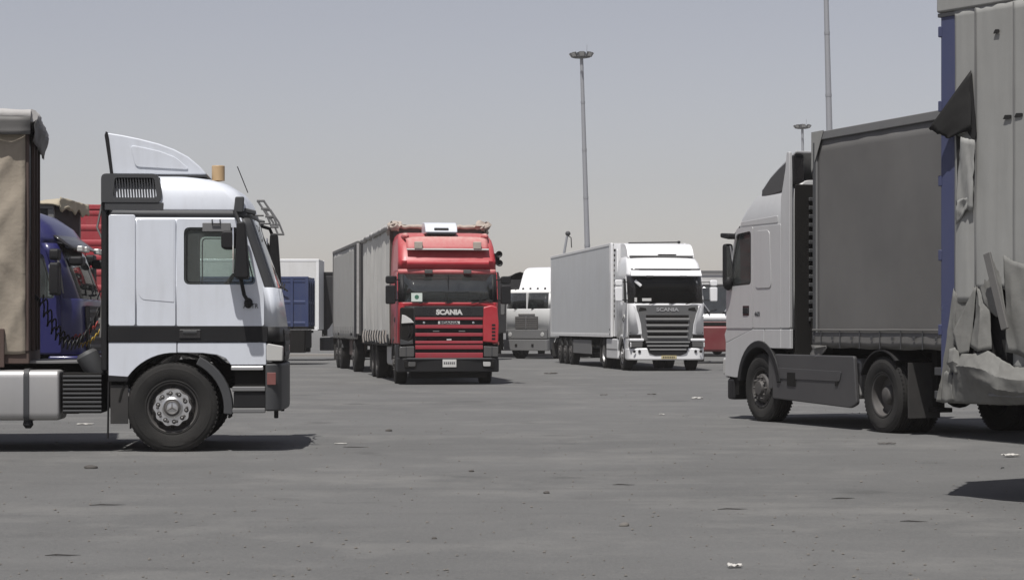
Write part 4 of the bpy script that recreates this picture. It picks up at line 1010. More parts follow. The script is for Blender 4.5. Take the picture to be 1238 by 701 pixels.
    vz.grid(vf, 24, 6); v = vz.build('sun_visor', RED_D, t, thick=.025)
    MB().tube([vf(i / 24, 1) for i in range(25)], .022, 6).build('visor_edge', PLATE_W, v)
    for y in (-.73, .73):
        bx('visor_lamp', TARP_DUST, t, 1.06, 1.17, y - .10, y + .10, 3.34, 3.52, .02)
        bx('header_lamp', LAMP_DK, t, 1.10, 1.19, y * .66 - .10, y * .66 + .10, 2.73, 2.83, .02)
        MB().tube([(.95, y, 3.32), (1.10, y, 3.34)], .02, 6).build('visor_stay', RED_D, t)
    MB().panel(rpoly([(.95, 3.12), (1.16, 3.04), (1.18, 2.98), (1.14, 2.88), (.95, 2.86)], .03), -1.02, 1.02).build('forehead_pressing', RED, t, .05, 3)
    ac = MB().panel(rpoly([(.80, 3.74), (.72, 3.90), (.50, 4.02), (0, 4.04), (-.15, 3.96), (-.15, 3.74)], .10), -.52, .28).build('roof_cooler', WHITE_A, t, .11, 4)
    bx('cooler_base', BLACKP, ac, -.12, .80, -.48, .24, 3.70, 3.745, .01); bx('cooler_vent', GREYP, ac, .735, .775, -.30, .06, 3.82, 3.88, .01)
    for s in (-1, 1): MB().ball((.42, s * 1.0, 3.66), .40, .10, .10).build('roof_shoulder', RED_D, t)
    # windshield details
    stk = bx('windshield_sticker', STICK, t, 1.345, 1.352, -.93, -.66, 2.04, 2.25, 0)
    MB().panel(circle(-.795, 2.15, .055), 1.352, 1.354, 'yz').build('sticker_emblem', STICK_G, stk)
    for y in (-.75, -.1, .55): wiper(t, 1.36, y, y + .55, 2.0, 2.06)
    MB().tube([(1.27, 0, 2.05), (1.19, 0, 2.70)], .012, 5).build('windshield_divider', BLACKP, t)
    side_l = -10.0
    # cargo body
    zb, zt, h = 1.10, 3.98, 1.25
    bx('deck', BLACK, t, side_l, -1.05, -h + .02, h - .02, zb - .06, zb + .06, .01)
    for s in (-1, 1):
        tarp_side(8.9, side_l + .05, .98, zt - .04, s * (h + .0), s, .05, 1.2, 51 + s, .06, nx=110, nzv=26, sag=.06).build('side_tarp', TARP_RED, t, thick=.006, sharp=70)
        MB().tube(roll_path(side_l, -.95, s * (h + .02), zt, 6, .05, 40), .07, 7).build('tarp_roll', TARP_TOP, t, sharp=70)
        MB().grid(lambda u, v: (side_l + .05 + 8.9 * u, s * (h + .035 + .02 * nz(u * 50, v * 2, 8)), .93 + .30 * v + .04 * nz(u * 40, 2, 3)), 110, 3).build('tarp_hem', TARP_DK, t, thick=.006, sharp=70)
        for i in range(40):
            x = -1.15 - i * .21 + .08 * nz(i * 1.7, 2, 5); z = 1.22 + .10 * nz(i * 1.3, 1, 1)
            MB().tube([(x, s * (h + .06), z + .10), (x + .06 * nz(i * 2.1, 5, 1), s * (h + .085), z - .05), (x + .12 * nz(i, 7, 2), s * (h + .07), z - .20 + .12 * nz(i * 1.9, 3, 1))], .013, 5).build('lashing', (TARP_TOP, TARP_DUST, GREYP, TARP_DK)[i % 4], t)
        bx('corner_post', RUST, t, -1.12, -1.03, s * (h - .10), s * (h - .01), zb, zt, .01)
    MB().grid(lambda u, v: (-.95 + (side_l + .95) * u, -h - .03 + (2 * h + .06) * v, zt + .05 + .05 * nz(u * 9, v * 5, 12)), 50, 14).build('roof_tarp', TARP_DUST, t, thick=.01, sharp=70)
    bx('front_wall', TARP_GREY2, t, -1.06, -1.02, -h + .10, h - .10, zb, zt, .005)
    bx('rear_wall', TARP_GREY2, t, side_l, side_l + .04, -h + .02, h - .02, zb, zt, .005)
    MB().tube([(-.92 + .06 * nz(i * .6, 1, 3), -h - .05 + (2 * h + .10) * i / 24, zt + .0 + .05 * nz(i * .9, 3, 9)) for i in range(25)], [.05 + .035 * abs(nz(i * .8, 2, 2)) for i in range(25)], 7).build('front_tarp_roll', TARP_DUST, t, sharp=70)
    for s in (-1, 1):
        MB().grid(lambda u, v: (-.86 - .25 * u + .05 * nz(u * 3, v * 4, 4), s * (1.05 + .26 * u + .05 * nz(u * 5, v * 5, 9)), zt + .08 - .30 * v * u + .05 * nz(u * 4, v * 4, 2)), 10, 8).build('bunched_tarp', TARP_DUST, t, thick=.02, sharp=70)
        tb = MB().ball((-.90, s * 1.12, zt + .03), .16, .19, .11, 18, 12)
        tb.v = [(x + .10 * nz(x * 9, y * 9, z * 9), y + .12 * nz(x * 9 + 5, y * 9, z * 9), z + .09 * nz(x * 9, y * 9 + 7, z * 11)) for x, y, z in tb.v]
        tb.build('tarp_bundle', TARP_DUST, t)
    chassis(t, -9.6, 1.1, (0, -5.6, -6.95))
    for s in (-1, 1):
        wheel(t, 0, s * 1.07, 'front', material=STEEL_DK, steer=-3)
        for ax in (-5.6, -6.95):
            wheel(t, ax, s * 1.06, 'rear', dual=True)
            mudguard(t, ax, s * .75, s * 1.23, BLACKP, .58, 25, 155)
        bx('fuel_tank', ALU, t, -2.9, -1.4, s * .6, s * 1.16, .42, .96, .08, 3)
        bx('mud_flap', RUBBER_TR, t, -7.62, -7.60, s * .98 - .25, s * .98 + .25, .2, .95, .003)
    return t
red_truck()
def at_red(x, y):
    a = R(-90 + 8.5); return (-1.75 + x * math.cos(a) - y * math.sin(a), 52.2 + x * math.sin(a) + y * math.cos(a))
def drawbar_trailer():
    p = at_red(-12.2, .0)
    t = semi_trailer('drawbar_trailer', 'grey curtain drawbar trailer towed behind the red truck', (p[0], p[1], 0), -90 + 9.6, 9.4, 2.5, 1.15, 4.08, TARP_GREY, m_rail=TARP_GREY2,
                     seed=61, axles=2, axle_back=1.6, legs=False, amp=.02, pole=.02, m_front=TARP_DK, chassis_m=BLACK)
    for ax in (-1.5,):
        MB().tube([(ax, -1.0, TR), (ax, 1.0, TR)], .07, 8).build('axle', BLACK, t)
        for s in (-1, 1): wheel(t, ax, s * 1.08, 'front', material=STEEL_DK, holes=False)
    for s in (-1, 1): MB().tube([(-1.0, s * .5, .85), (1.6, 0, .80)], .05, 8).build('drawbar', RUST, t)
    bx('turntable', BLACK, t, -2.0, -1.0, -.5, .5, .72, .80, .01)
    for s in (-1, 1):
        bx('front_post', BLACKP, t, -.75, -.12, s * 1.262, s * 1.29, 1.1, 3.98, .006)
        bx('front_post_edge', TARP_TOP, t, -.06, .03, s * 1.20, s * 1.275, 1.2, 4.0, .01)
        bx('tool_box', RUST, t, -3.9, -2.9, s * .7, s * 1.15, .5, 1.0, .02)
drawbar_trailer()

# ================================================================ white tractor with white box trailer (centre right)
WYAW = -90 + 7.5
def at_w(x, y):
    a = R(WYAW); return (4.82 + x * math.cos(a) - y * math.sin(a), 67.9 + x * math.sin(a) + y * math.cos(a))
GRILLE_G = mat('grille_graphite', (0.115, 0.118, 0.12), 0.42, 0.2, dust=0.12)
def white_scania():
    t = thing('tractor_unit', 'clean white tractor unit with dark graphite grille pulling the white box trailer', 'truck', (4.82, 67.9, 0), WYAW)
    w = 1.24
    rows = [(1.05, 1.36, -.95, w, .22), (2.10, 1.36, -.95, w, .24), (2.17, 1.34, -.95, w, .24), (3.06, 1.08, -.95, w, .24), (3.14, 1.06, -.95, w, .24), (3.28, 1.00, -.95, 1.22, .26), (3.48, .86, -.95, 1.20, .28),
            (3.62, .64, -.95, 1.16, .3), (3.71, .36, -.95, 1.10, .3), (3.75, .1, -.95, 1.02, .3)]
    win = [(.34, 2.22), (1.00, 2.18), (.80, 2.96), (.34, 3.00)]
    def extra(kind, x, y, z):
        if 2.17 < z < 3.06 and kind == 'corner' : return 'pillar'
        return None
    cab_base(t, rows, w, WHITE_S, (2.17, 3.06), (.24, 1.08, .82, 1.10, 2.16, 3.04), win, pillar=BLACKG, gl_w=GLASS_B, gl_s=GLASS_D, extra=extra, dash=INTER_R, zfloor=1.2, handle=(.32, 1.62, .16))
    # nose: graphite grille with slats between white fairings
    MB().panel(rpoly([(-.80, .98), (.80, .98), (.86, 1.5), (.98, 1.92), (1.02, 2.12), (-1.02, 2.12), (-.98, 1.92), (-.86, 1.5)], .04), 1.30, 1.375, 'yz').build('grille_panel', GRILLE_G, t, .015)
    front_text('SCANIA', .15, 1.385, 0, 1.97, 'badge_lettering', CHROME, t, .74, .006)
    for i, z in enumerate((1.78, 1.58, 1.385, 1.20)):
        bx('grille_gap', BLACK, t, 1.372, 1.379, -.70 + .02 * i, .70 - .02 * i, z - .10, z + .02, .004)
        MB().panel(rpoly([(1.37, z - .155), (1.425, z - .14), (1.41, z - .085), (1.37, z - .075)], .012), -.72 + .02 * i, .72 - .02 * i).build('grille_slat', GREYL, t, .01)
    for s in (-1, 1):
        MB().panel(rpoly([(s * .90, 2.05), (s * .70, 2.02), (s * .68, 1.95), (s * .95, 1.92)], .02), 1.374, 1.382, 'yz').build('grille_notch', BLACK, t)
        # headlamp fairing, swept up to the windshield corner
        fa = MB()
        out = [(.83, 1.18), (.86, 1.50), (.95, 1.85), (1.06, 2.10), (1.16, 2.14), (1.24, 2.10), (1.252, 1.60), (1.252, 1.22), (1.15, 1.15)]
        n = len(out)
        fa.panel([(s * a, b) for a, b in out], 1.04, 1.385, 'yz')
        fa.v = [(x - (.30 * max(0, (abs(y) - .95) / .30) ** 2 if x > 1.2 else 0), y, z) for x, y, z in fa.v]
        fa.build('headlamp_fairing', WHITE_S, t, .03, 3)
        bx('lamp_shadow_strip', BLACK, t, 1.16, 1.365, s * 1.03 - .19, s * 1.03 + .17, 1.05, 1.16, .01)  # black strip stands in for the shadow gap above the headlamp
        MB().panel(rpoly([(s * .82, .76), (s * 1.235, .76), (s * 1.235, .93), (s * .80, .95)], .03), 1.12, 1.40, 'yz').build('headlamp', LAMP_DK, t, .03, 3)
        bx('daytime_lamp', WHITE_S, t, 1.33, 1.405, s * 1.20 - .015, s * 1.20 + .015, .77, .92, .008)
        bx('bumper_brow', WHITE_S, t, 1.05, 1.415, s * 1.0 - .24, s * 1.0 + .235, .955, 1.045, .03)
        for y in (.92, 1.09): MB().lathe([(.0005, .012), (.045, .012), (.05, 0)], 14, 'x', Matrix.Translation((1.425, s * y, .63))).build('fog_lamp', BLACKG, t)
        mirror(t, 1.18, s * 1.56, 2.24, 2.70, s, WHITE_S, .16, .24, (1.05, s * 1.2, 2.28, 2.86), wide=True)
        MB().panel(arc(0, .50, .66, 12, 168, 14) + arc(0, .50, .60, 168, 12, 14), s * 1.0, s * 1.255).build('wheel_arch', WHITE_S, t, .015)
        bx('cab_skirt', WHITE_S, t, .60, 1.15, s * 1.14, s * 1.25, .38, 1.04, .04)
        sk = bx('side_skirt', WHITE_S, t, -2.85, -.72, s * 1.12, s * 1.24, .36, 1.02, .04, 3)
        bx('skirt_line', GREYL, sk, -2.8, -.76, s * 1.241, s * 1.248, .66, .69, .004)
        MB().panel(rpoly([(-1.3, 1.10), (-.90, 1.10), (-.90, 4.0), (-1.12, 4.0), (-1.3, 3.4)], .05), s * 1.19, s * 1.235).build('side_fairing', WHITE_S, t, .015)
        wheel(t, 0, s * 1.07, 'front', material=ALU); wheel(t, -3.55, s * 1.06, 'rear', dual=True, material=ALU)
        mudguard(t, -3.55, s * .72, s * 1.23, BLACKP, .59, 20, 160)
        bx('mud_flap', RUBBER_TR, t, -4.22, -4.20, s * .98 - .24, s * .98 + .24, .2, .95, .003)
        bx('fender_flap', BLACKP, t, .62, .66, s * .95 - .1, s * 1.24, .3, .40, 0)
    b = plan_bumper(.75, 1.47, 1.26, .35, .74, .34, .06).build('bumper', WHITE_S, t, .05, 3)
    MB().panel(rpoly([(-.74, .98), (.74, .98), (.62, .58), (.42, .50), (-.42, .50), (-.62, .58)], .04), 1.36, 1.478, 'yz').build('lower_grille', BLACKP, t, .015)
    for z, hw in ((.92, .72), (.80, .68), (.68, .60)):
        MB().panel(rpoly([(1.46, z - .02), (1.505, z - .01), (1.49, z + .03), (1.46, z + .035)], .01), -hw, hw).build('grille_slat', GREYL, t, .008)
    pl = bx('number_plate', PLATE_Y, t, 1.478, 1.492, -.22, .28, .39, .50, .005)
    for i in range(7): bx('plate_mark', INK, pl, 1.492, 1.4935, -.17 + i * .058, -.135 + i * .058, .415, .475, 0)
    vis = MB().panel(rpoly([(1.02, 3.18), (1.24, 3.04), (1.26, 3.07), (1.06, 3.26)], .01), -1.16, 1.16).build('sun_visor', WHITE_S, t, .02)
    for y in (-.55, .55): bx('visor_lamp', BLACKG, vis, 1.20, 1.275, y - .12, y + .12, 3.0, 3.07, .015)
    bx('visor_gap', BLACKG, t, .98, 1.10, -1.13, 1.13, 3.262, 3.30, .01)
    # roof air deflector
    MB().panel(rpoly([(.36, 3.68), (.22, 3.90), (-.05, 4.10), (-.45, 4.16), (-.96, 4.18), (-.96, 3.70)], [.02, .1, .15, .1, .02, .02], 5), -1.10, 1.10).build('roof_deflector', WHITE_S, t, .10, 4)
    bx('deflector_gap', GREYL, t, -.05, .50, -1.05, 1.05, 3.70, 3.745, .01)
    bx('roof_hatch_blind', BLACKP, t, .30, .46, -.1, .5, 3.76, 3.79, .006)
    MB().tube([(-.6, -.9, 4.19), (-.6, .75, 4.22)], .02, 6).build('roof_bar', BLACKP, t)
    MB().ball((-.6, .80, 4.22), .05, .06, .05).build('roof_bar_knob', BLACKP, t)
    MB().grid(lambda u, v: (.98 + .16 * math.sin(math.pi * v), -1.05 + 2.1 * u, 2.14 + .30 * v + .04 * nz(u * 6, v * 3, 2)), 24, 6).build('dashboard_cloth', INTER_R, t, thick=.02)
    for y in (-.6, .05, .6): wiper(t, 1.38, y, y + .5, 2.15, 2.2)
    bx('windshield_sticker', PLATE_W, t, 1.345, 1.35, -.82, -.52, 2.25, 2.34, 0)
    bx('windshield_sticker', PLATE_W, t, 1.29, 1.30, -1.06, -.98, 2.22, 2.36, 0)
    bx('mirror_strip', PLATE_W, t, 1.08, 1.09, 1.0, 1.05, 2.3, 2.9, 0)
    rm = MB().box(-.02, .02, -.14, .14, -.05, .05, Matrix.Translation((1.16, -.92, 2.82)) @ Matrix.Rotation(R(-40), 4, 'X')).build('kerb_mirror', WHITE_S, t, .02)
    MB().panel(circle(1.02 - .5, 1.72, .10, 16), -1.275, -1.262).build('door_roundel', PLATE_W, t)
    MB().panel(circle(1.02 - .5, 1.72, .055, 14), -1.278, -1.276).build('door_roundel_centre', INK, t)
    bx('cab_rear_wall', BLACK, t, -1.0, -.955, -1.12, 1.12, 1.05, 3.7, .02)
    chassis(t, -4.5, 1.0, (0, -3.55))
    bx('fuel_tank', ALU, t, -2.8, -.8, -1.1, -.6, .4, .98, .06)
    bx('fifth_wheel', BLACK, t, -3.9, -3.1, -.45, .45, 1.0, 1.08, .02)
white_scania()
def white_box_trailer():
    p = at_w(-1.75, 0)
    t = semi_trailer('semi_trailer', 'white refrigerated box trailer behind the clean white tractor', (p[0], p[1], 0), WYAW, 13.6, 2.55, 1.10, 4.24, WHITE_BOX, m_front=WHITE_S, m_rail=WHITE_DIST,
                     style='box', axles=3, axle_back=2.3)
    for s in (-1, 1):
        bx('front_cap', WHITE_S, t, -.30, .02, s * 1.20, s * 1.29, 1.08, 4.22, .02)
        bx('marker_plate', GREYL, t, -.26, -.12, s * 1.29, s * 1.295, 1.30, 1.36, 0)
        bx('marker_plate', BLACKP, t, -.22, -.14, s * 1.29, s * 1.296, 1.15, 1.20, 0)
        for i in range(14): bx('front_vent', BLACKP, t, .02, .03, s * 1.10, s * 1.18, 3.95 - i * .17, 4.03 - i * .17, 0)
        bx('side_guard', GREYL, t, -8.2, -4.2, s * 1.20, s * 1.235, .45, .95, .01)
    ru = bx('cooling_unit', WHITE_S, t, .0, .45, -.95, .95, 2.4, 4.1, .08, 3)
    bx('cooling_grille', BLACKP, ru, .45, .46, -.7, .7, 2.9, 3.6, .01)
white_box_trailer()

# ================================================================ old white cab-over truck
def old_cabover():
    yaw = -126
    fx, fy = .62, 92.0
    hx, hy = math.cos(R(yaw)), math.sin(R(yaw))
    t = thing('tractor_unit', 'old white cab-over truck with split windshield and white roof fairing', 'truck', (fx - 1.05 * hx, fy - 1.05 * hy, 0), yaw)
    w = 1.2
    rows = [(.95, 1.0, -1.0, w, .10), (2.20, .98, -1.0, w, .10), (2.95, .86, -1.0, w, .12), (3.03, .82, -1.0, 1.18, .12), (3.09, .72, -1.0, 1.12, .12)]
    win = [(.10, 2.22), (.80, 2.22), (.72, 2.90), (.10, 2.90)]
    cab_base(t, rows, w, WHITE_K, (2.22, 2.92), (0, .86, .76, 1.0, 2.2, 2.96), win, zfloor=1.2, gl_w=GLASS_D, gl_s=GLASS_D, nc=3)
    bx('windshield_divider', WHITE_K, t, .86, .98, -.035, .035, 2.20, 2.94, .01)
    g = bx('grille', STEEL_DK, t, .98, 1.03, -.62, .62, 1.32, 1.88, .02)
    for i in range(6): bx('grille_bar', STEEL, g, 1.03, 1.045, -.60, .60, 1.36 + i * .085, 1.40 + i * .085, .004)
    bx('grille_upright', CHROME, g, 1.045, 1.06, -.02, .02, 1.33, 1.87, .004)
    bx('name_bar', STEEL, t, .98, 1.02, -.45, .45, 1.93, 2.0, .01)
    bx('lamp_panel', GREYL, t, .96, 1.04, -1.12, 1.12, .90, 1.30, .02)
    for s in (-1, 1):
        MB().lathe([(.0005, .02), (.09, .015), (.10, 0)], 14, 'x', Matrix.Translation((1.04, s * .88, 1.08))).build('headlamp', LAMP, t)
        bx('tow_eye', BLACK, t, 1.17, 1.20, s * .45 - .06, s * .45 + .06, .55, .66, .01)
        mirror(t, .85, s * 1.42, 1.95, 2.55, s, GREYL, .08, .2, (.8, s * 1.18, 2.0, 2.6), wide=False)
        wheel(t, 0, s * 1.05, 'front', material=STEEL); mudguard(t, 0, s * .85, s * 1.2, WHITE_K, .60, 15, 165)
        for ax in (-3.4, -4.7): wheel(t, ax, s * 1.05, 'rear', dual=True)
        bx('fuel_tank', ALU, t, -2.6, -1.2, s * .55, s * 1.15, .45, .98, .1, 3)
        bx('cab_step', GREYP, t, .5, .95, s * 1.08, s * 1.19, .4, .93, .02)
    plan_bumper(.9, 1.18, 1.2, .36, .86, .10, .03).build('bumper', GREYL, t, .03, 3)
    MB().panel(rpoly([(.38, 3.09), (.16, 3.6), (-.02, 3.95), (-.3, 4.08), (-.95, 4.12), (-.95, 3.09)], [.02, .3, .2, .2, .02, .02], 5), -.86, .86).build('roof_fairing', WHITE_S, t, .14, 4)
    for y in (-.8, -.4, 0, .4, .8): MB().ball((.70, y, 3.12), .06, .05, .05).build('clearance_lamp', BLACKP, t)
    for y in (-.7, .25): wiper(t, 1.0, y, y + .4, 2.2, 2.3)
    chassis(t, -5.4, .9, (0, -3.4, -4.7))
    MB().tube([(-1.15, -1.0, .9), (-1.15, -1.0, 4.0)], .07, 10).build('exhaust_stack', STEEL, t)
    return t
old_cabover()
t = semi_trailer('semi_trailer', 'charcoal tarpaulin trailer with lumpy load behind the old cab-over truck', (.38, 95.5, 0), -90, 11.0, 2.5, 1.15, 3.62, TARP_DK, m_rail=TARP_DK, seed=71, roof=.30, amp=.05, pole=.05, buckles=False)
bx('load_hatch', GREYP, t, .0, .02, -.9, -.3, 2.6, 3.0, .005)

# ================================================================ left background: blue truck, sand tarp trailer, red container
def blue_truck():
    t = thing('tractor_unit', 'dark blue truck cab with sun visor behind the beige trailer', 'truck', (-8.66, 36.25, 0), 0)
    w = 1.22
    rows = [(.95, 1.40, -.85, w, .22), (1.85, 1.36, -.85, w, .24), (2.84, 1.00, -.85, w, .26), (2.95, .98, -.85, w, .26), (3.15, .84, -.85, 1.20, .3), (3.35, .55, -.85, 1.15, .34), (3.47, .20, -.85, 1.07, .34), (3.53, -.15, -.84, .96, .34)]
    win = [(.20, 1.92), (.92, 1.90), (.72, 2.66), (.20, 2.68)]
    cab_base(t, rows, w, BLUE, (1.90, 2.84), (.10, 1.02, .74, .98, 1.86, 2.76), win, zfloor=1.1, pillar=BLUE, gl_w=GLASS_D)
    def vf(u, v):
        y = -1.12 + 2.24 * u
        return (1.0 + .30 * v - .12 * (2 * u - 1) ** 2, y, 2.98 - .22 * v)
    v = MB().grid(vf, 16, 3).build('sun_visor', BLACKG, t, thick=.03)
    for y in (-.9, -.5, .5, .9): bx('visor_lamp', LAMP, v, 1.24, 1.34, y - .10, y + .10, 2.70, 2.80, .02)
    for s in (-1, 1):
        mirror(t, .98, s * 1.48, 1.95, 2.50, s, BLACKP, .16, .25, (.9, s * 1.2, 2.0, 2.6), wide=True)
        bx('kerb_mirror', BLACKP, t, 1.12, 1.36, s * .95 - .16, s * .95 + .16, 2.46, 2.62, .05, 3)
        MB().panel(rpoly([(-.75, 2.90), (.55, 2.92), (.45, 3.02), (-.75, 3.02)], .04), s * 1.19, s * 1.235).build('roof_rail', BLUE, t, .02)
        bx('lamp_pod', BLACKP, t, -.1, .15, s * 1.15, s * 1.25, 3.04, 3.14, .03)
        MB().panel(arc(0, .5, .66, 10, 172, 14) + arc(0, .5, .6, 172, 10, 14), s * 1.0, s * 1.235).build('wheel_arch', BLACKP, t, .01)
        bx('side_skirt', BLUE, t, -2.8, -.75, s * 1.1, s * 1.22, .4, 1.0, .03)
        wheel(t, 0, s * 1.06, 'front'); wheel(t, -3.6, s * 1.06, 'rear', dual=True)
    plan_bumper(.8, 1.50, 1.24, .34, .93, .3, .06).build('bumper', BLUE, t, .04, 3)
    bx('grille', BLACKP, t, 1.34, 1.42, -.8, .8, 1.0, 1.78, .02)
    for i in range(5): bx('grille_slat', GREYP, t, 1.415, 1.44, -.78, .78, 1.06 + i * .15, 1.12 + i * .15, .01)
    MB().tube([(1.25, -1.08, 1.80), (1.05, -1.20, 2.0), (.96, -1.2, 2.6)], .02, 6).build('pillar_trim', STEEL, t)
    for y in (-.6, 0, .6): wiper(t, 1.40, y, y + .5, 1.9, 2.05)
    chassis(t, -4.6, 1.1, (0, -3.6))
    MB().panel(rpoly([(.2, 3.50), (-.1, 3.70), (-.8, 3.78), (-.8, 3.50)], .05), -.95, .95).build('roof_deflector', BLUE, t, .05)
blue_truck()
def sand_trailer():
    t = semi_trailer('semi_trailer', 'trailer under a crumpled sand-coloured tarpaulin behind the blue cab', (-8.85, 41.2, 0), 0, 13.0, 2.5, 1.15, 3.80, TARP_DK, m_front=TARP_DK, m_rail=GREYL, seed=81, amp=.03, pole=.02, buckles=False)
    MB().grid(lambda u, v: (.12 - 12.9 * u + .05 * nz(u * 20, v * 3, 1), -1.34 + 2.68 * v, 3.88 + .12 * nz(u * 16, v * 4, 3) + .07 * nz(u * 50, v * 9, 5) - .12 * abs(2 * v - 1) ** 3), 120, 14).build('tarp_cover', TARP_SAND, t, thick=.03, sharp=50)
    MB().grid(lambda u, v: (.13 + .05 * nz(u * 6, v * 3, 7), -1.34 + 2.68 * u, 3.92 - v * (.22 + .16 * nz(u * 7, 0, 3))), 24, 5).build('tarp_front_flap', TARP_SAND, t, thick=.02, sharp=50)
sand_trailer()
def ribbed_box(name, label, cat, loc, yaw, L, W, z0, z1, m, nrib, chassis_m=BLACK, post=None, horizontal=True, back=True):
    t = thing(name, label, cat, loc, yaw); h = W / 2; post = post or m
    bx('floor', chassis_m, t, -L, 0, -h + .01, h - .01, z0 - .10, z0 + .02, .01)
    for s in (-1, 1):
        bx('side_wall', m, t, -L + .05, -.05, s * (h - .05), s * (h - .025), z0 + .02, z1 - .03, 0)
        for i in range(nrib):
            z = z0 + .12 + (z1 - z0 - .3) * i / (nrib - 1)
            MB().panel([(s * (h - .026), z - .06), (s * (h - .012), z - .03), (s * (h - .012), z + .05), (s * (h - .026), z + .08)], -L + .12, -.12, 'yz').build('rib', m, t, .006)
        for x in (-L, -.12): bx('corner_post', post, t, x, x + .12, s * (h - .12), s * (h + .004), z0, z1 - .1, .01)
        bx('top_rail', post, t, -L, 0, s * (h - .10), s * (h + .004), z1 - .099, z1, .012)
    for x0, x1 in ((-.05, -.02), (-L + .02, -L + .05)):
        e = bx('end_wall', m, t, x0, x1, -h + .1, h - .1, z0, z1 - .02, 0)
    for i in range(nrib):
        z = z0 + .12 + (z1 - z0 - .3) * i / (nrib - 1)
        bx('rib', m, t, -.021, .012, -h + .12, h - .12, z - .05, z + .05, .012)
    return t
def trailer_gear(t, L, axles=3, back=1.6, z=1.05, h=1.22):
    for sy in (-.48, .48): bx('frame_rail', BLACK, t, -L + .1, -.3, sy - .05, sy + .05, z - .3, z, .01)
    for i in range(axles):
        ax = -L + back + i * 1.31
        MB().tube([(ax, -1, TR), (ax, 1, TR)], .07, 8).build('axle', BLACK, t)
        for s in (-1, 1): wheel(t, ax, s * 1.07, 'front', material=STEEL_DK, holes=False)
    for s in (-1, 1): bx('landing_leg', BLACK, t, -2.1, -1.95, s * .8 - .06, s * .8 + .06, .0, z - .02, .01)
t = ribbed_box('cargo_container', 'red ribbed container on wheels seen between the blue cab and white tractor', 'container', (-7.55, 45.3, 0), 0, 6.06, 2.44, 1.15, 4.02, RED_BOX, 9)
trailer_gear(t, 6.06, 2)
MB().grid(lambda u, v: (-6.0 * u, -1.15 + 2.3 * v, 4.03 + .04 * nz(u * 12, v * 5, 3)), 40, 8).build('roof_cover', RUST, t, thick=.01, sharp=50)
t = semi_trailer('semi_trailer', 'tall white box trailer standing behind the blue tipper', (-8.1, 88.0, 0), 0, 13.6, 2.5, 1.3, 4.26, WHITE_DIST, style='box', m_rail=WHITE_S, seed=91)
def tipper():
    t = ribbed_box('tipper_trailer', 'blue ribbed tipper trailer parked beyond the front of the white tractor', 'trailer', (-7.62, 78.6, 0), 0, 7.2, 2.4, 1.42, 3.30, BLUE_T, 3)
    trailer_gear(t, 7.2, 2, z=1.25)
    for s in (-1, 1):
        for i in range(6):
            x = -.62 - i * 1.15
            bx('upright', BLUE_T, t, x - .05, x + .05, s * 1.20, s * 1.235, 1.42, 3.2, .008)
            MB().panel([(x - .95, 3.14), (x - .85, 3.14), (x - .12, 2.55), (x - .22, 2.55)], s * 1.20, s * 1.225).build('brace', BLUE_T, t)
        bx('mud_flap', BLACK, t, -1.6, -.15, s * .9 - .3, s * .9 + .3, .45, 1.30, .01)
    bx('rear_underframe', BLACK, t, -1.8, -.1, -1.1, 1.1, .62, 1.31, .02)
    for y in (-.8, 0, .8): bx('tailgate_upright', BLUE_T, t, -.02, .05, y - .05, y + .05, 1.45, 3.2, .01)
    return t
tipper()
def parked_left():
    t = thing('tractor_unit', 'parked truck with silver fuel tank half hidden behind the blue tipper', 'truck', (-6.9, 90.3, 0), 180)
    w = 1.22
    rows = [(1.0, 1.36, -.75, w, .16), (1.9, 1.34, -.75, w, .16), (2.75, 1.06, -.75, w, .16), (2.95, 1.0, -.75, 1.2, .2), (3.1, .8, -.75, 1.12, .2), (3.15, .5, -.75, 1.0, .2)]
    cab_base(t, rows, w, WHITE_K, (1.9, 2.72), (.1, 1.05, .85, 1.0, 1.9, 2.7), [(.2, 1.95), (.95, 1.95), (.8, 2.62), (.2, 2.62)], nc=3)
    plan_bumper(.8, 1.45, 1.23, .4, .95, .2, .05).build('bumper', GREYP, t, .03)
    for s in (-1, 1):
        MB().panel(rpoly([(s * .58, .42), (s * 1.18, .42), (s * 1.18, 1.02), (s * .58, 1.02)], .14), -2.55, -1.35, 'yz').build('fuel_tank', ALU, t, .03)
        bx('tank_strap', GREYP, t, -1.85, -1.78, s * .56, s * 1.195, .41, 1.03, .01)
        bx('side_box', GREYL, t, -1.3, -.8, s * .6, s * 1.18, .45, .98, .02)
        wheel(t, 0, s * 1.06, 'front'); wheel(t, -3.6, s * 1.06, 'rear', dual=True)
    bx('equipment_frame', GREYL, t, -1.35, -1.15, -1.15, 1.15, 1.05, 3.55, .03)
    for i in range(6): bx('frame_rung', STEEL, t, -1.36, -1.14, 1.10, 1.20, 1.3 + i * .38, 1.4 + i * .38, .02)
    chassis(t, -4.4, 1.0, (0, -3.6))
parked_left()
semi_trailer('semi_trailer', 'charcoal curtain trailer between the blue tipper and the red truck', (-8.6 + .42, 90.3, 0), 180, 7.6, 2.5, 1.15, 3.78, TARP_DK, m_rail=TARP_DK, seed=95, axles=2, legs=False, buckles=False)
def kerb():
    k = bx('kerb', mat('concrete_kerb', (.27, .26, .245), .9, dust=.3, bump=.3), None, -40, 30, 0, .25, -.05, .13, .02)
    k.location = (0, 99.5, 0); k['kind'] = 'structure'
kerb()

